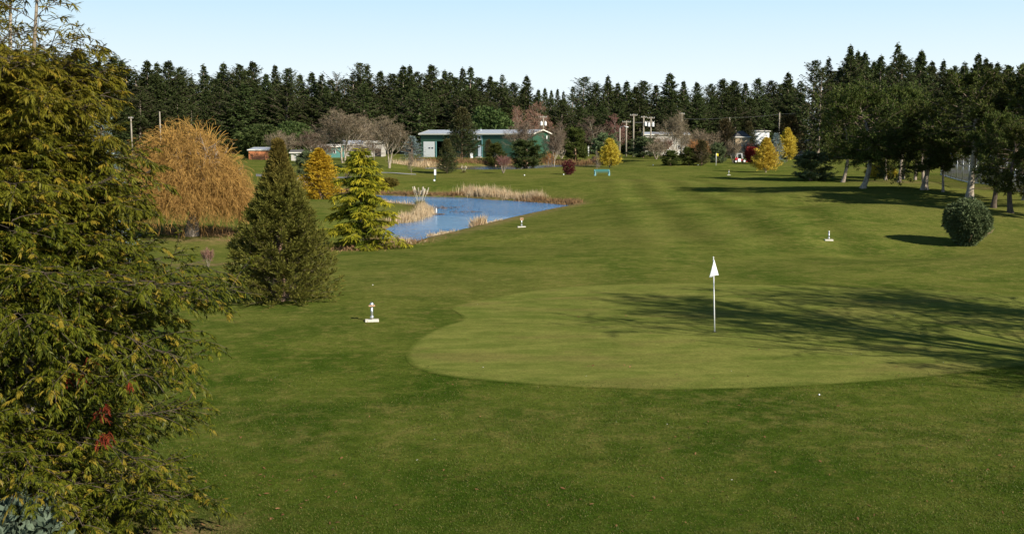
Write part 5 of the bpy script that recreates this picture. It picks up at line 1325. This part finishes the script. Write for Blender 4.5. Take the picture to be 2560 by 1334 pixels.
reedbed('reed_bed', 'dry grass fringe right of the deodar foot', [(955, 622), (1012, 610)], 900, .45, .8, 'reed', 11, .5, .4)
reedbed('sedge_bank', 'tawny reeds along the far side of the far pond', [(1040, 417), (1100, 416), (1200, 414.5), (1300, 412), (1400, 411), (1520, 413)], 5200, 1.3, .9, 'brownreed', 12, 1., .25, .07)
reedbed('reed_bed', 'pale reeds at the left end of the far pond', [(1000, 420), (1050, 418), (1095, 417)], 1500, 1.2, .9, 'reed', 13, 1.2, .2, .07)
reedbed('reed_bed', 'pale dry reeds left of the golden cypress', [(735, 492), (752, 487), (765, 480)], 700, 1.3, 1., 'reed', 14, .6, .25, .05, True)
reedbed('sedge_bank', 'rough brown grass under the weeping willow', [(430, 600), (520, 606), (610, 612)], 2600, .45, 1.2, 'brownreed', 15, .8, .5, .03, True)
# floating weed
rngw = RS(77)
for px, py, n, sx_, lb in ((1105, 519, 30, .9, 'dark floating weed patch near the pipe in the pond'), (1170, 530, 16, .6, 'small dark floating weed patch in mid pond'), (1093, 536, 20, .25, 'muddy tuft at the foot of the white pipe')):
    c = on_plane(px, py, ZW1); g = Geo(); k = n * 6
    q = np.stack([c[0] + rngw.normal(size=k) * sx_, c[1] + rngw.normal(size=k) * sx_ * 1.2, np.full(k, ZW1 + .01)], 1)
    a = rngw.random(k) * 6.28; blades(g, q, np.stack([np.cos(a), np.sin(a), rngw.random(k) * .35], 1), .25, .05, .05, 2, .3, rngw, .3)
    tag(obj('water_weed', g.mesh('water_weed', M['brownreed'])), lb, 'water weed', kind='stuff')

def pampas(px, py, top, npl, label, spread=.5, seed=1):
    rng = RS(seed); p = G(px, py); H = ztop(p, top) - p[2]
    t = thing('pampas_grass', label, 'pampas grass', tuple(p))
    k = 420; a = rng.random(k) * 6.28; g = Geo()
    blades(g, np.stack([np.cos(a) * .15, np.sin(a) * .15, np.zeros(k)], 1) * rng.random((k, 1)), np.stack([np.cos(a) * .5, np.sin(a) * .5, np.ones(k)], 1) + rng.normal(size=(k, 3)) * .2, H * rng.uniform(.45, .75, k), .025, rng.uniform(.2, .8, k), 4, .6, rng, rng.random(k))
    obj('leaves', g.mesh('leaves', M['sedge']), t)
    for i in range(npl):
        a = i * 2.4; d = np.array((math.cos(a) * .22 * spread + rng.normal() * .05, math.sin(a) * .2 * spread, 1.)); d /= np.linalg.norm(d); L = H * rng.uniform(.78, 1.0) - .0
        st = grow(np.array([[math.cos(a) * .1, math.sin(a) * .1, 0]]), d[None], L * .72, 5, 0, .02, rng); g = Geo(); tubes(g, st, .012, 4)
        b0 = st[0, -1]; m_ = 130; f = rng.random(m_)
        q = b0 + d * (f[:, None] * L * .30); blades(g, q, d + rng.normal(size=(m_, 3)) * .28, .16 * (1.1 - .6 * f), .03, .1, 2, 1., rng, 0.)
        blades(g, np.repeat(b0[None], 10, 0), d + rng.normal(size=(10, 3)) * .06, L * .36, .11, .0, 3, 1., rng, 0.)
        obj('plume', g.mesh('plume', M['plume']), t)
pampas(1050, 517, 467, 9, 'pampas grass with upright cream plumes on the peninsula tip', 1.3, 3)
pampas(1160, 432, 413, 6, 'small pale pampas grass at the near edge of the far pond', 1.6, 4)

# fallen leaves and pale specks over the near lawn
rng = RS(31); k = 520
Yl = 13.5 + 22 * rng.random(k) ** 1.6; xl = (rng.random(k) - .5) * .98 * Yl; near = rng.random(k) < .22
ca = spot(470, 14.5); xl[near] = ca[0] + rng.normal(size=near.sum()) * 1.0 + .5; Yl[near] = ca[1] + rng.normal(size=near.sum()) * 1.4 + .6
g = Geo(); a = rng.random(k) * 6.28; white = (rng.random(k) < .07) & ~near
blades(g, np.stack([xl, Yl, h(xl, Yl) + .028], 1), np.stack([np.cos(a), np.sin(a), rng.normal(size=k) * .25], 1), np.where(white, .03, rng.uniform(.035, .09, k)), np.where(white, .02, rng.uniform(.018, .035, k)), .15, 2, .35, rng, np.where(white, 1., 0.))
tag(obj('fallen_leaves', g.mesh('fallen_leaves', M['litter'])), 'scattered brown fallen leaves and pale specks on the near lawn', 'leaves', kind='stuff')
for px, py, lb in ((2048, 988, 'white golf ball on the apron below the green'), (932, 713, 'white golf ball on the lawn above the near post')):
    p = G(px, py); tag(obj('golf_ball', BM().ball((0, 0, .018), .018, 12).mesh('golf_ball', M['white'], True), loc=tuple(p)), lb, 'golf ball', 'golf balls on the grass')

# real blades over the near lawn
def turf():
    rng = RS(41); n = 380000
    Y = 12.6 + 17 * rng.random(n) ** 1.5; x = (rng.random(n) - .5) * 1.02 * Y
    kk = rng.random(n) > smooth(17, 29, Y); Y = Y[kk]; x = x[kk]
    c = np.array([on_plane(a, b, 0)[:2] for a, b in [(1128,772),(1152,800),(1100,818),(1055,840),(1024,868),(1015,897),(1045,922),(1130,943),(1270,957),(1450,969),(1650,975),(1880,971),(2090,961),(2300,945),(2480,925),(2700,885),(2750,760),(1900,700),(1300,720)]])
    s, _ = sdist(x, Y, c); m_ = s > .12
    x, Y = x[m_], Y[m_]; k = len(x); a = rng.random(k) * 6.28; g = Geo()
    patch = np.sin(x * 1.3 + 2 * np.sin(Y * .7)) * np.sin(Y * 1.1 + x * .4)
    blades(g, np.stack([x, Y, h(x, Y) - .006], 1), np.stack([np.cos(a) * .7, np.sin(a) * .7, np.full(k, .9)], 1), rng.uniform(.022, .05, k) * (1 + .2 * patch), rng.uniform(.006, .012, k) * (Y / 18), .2, 1, .5, rng, np.clip((rng.random(k) < .12) * .9 + .1 * patch, 0, 1))
    tag(obj('lawn_grass', g.mesh('lawn_grass', M['turf'])), 'short green grass blades of the near rough', 'grass', kind='stuff')
M['turf'] = leaf('turf_blades', (.045, .078, .006), (.105, .130, .014), (.19, .15, .045), .3, .6, .35, 0)
turf()
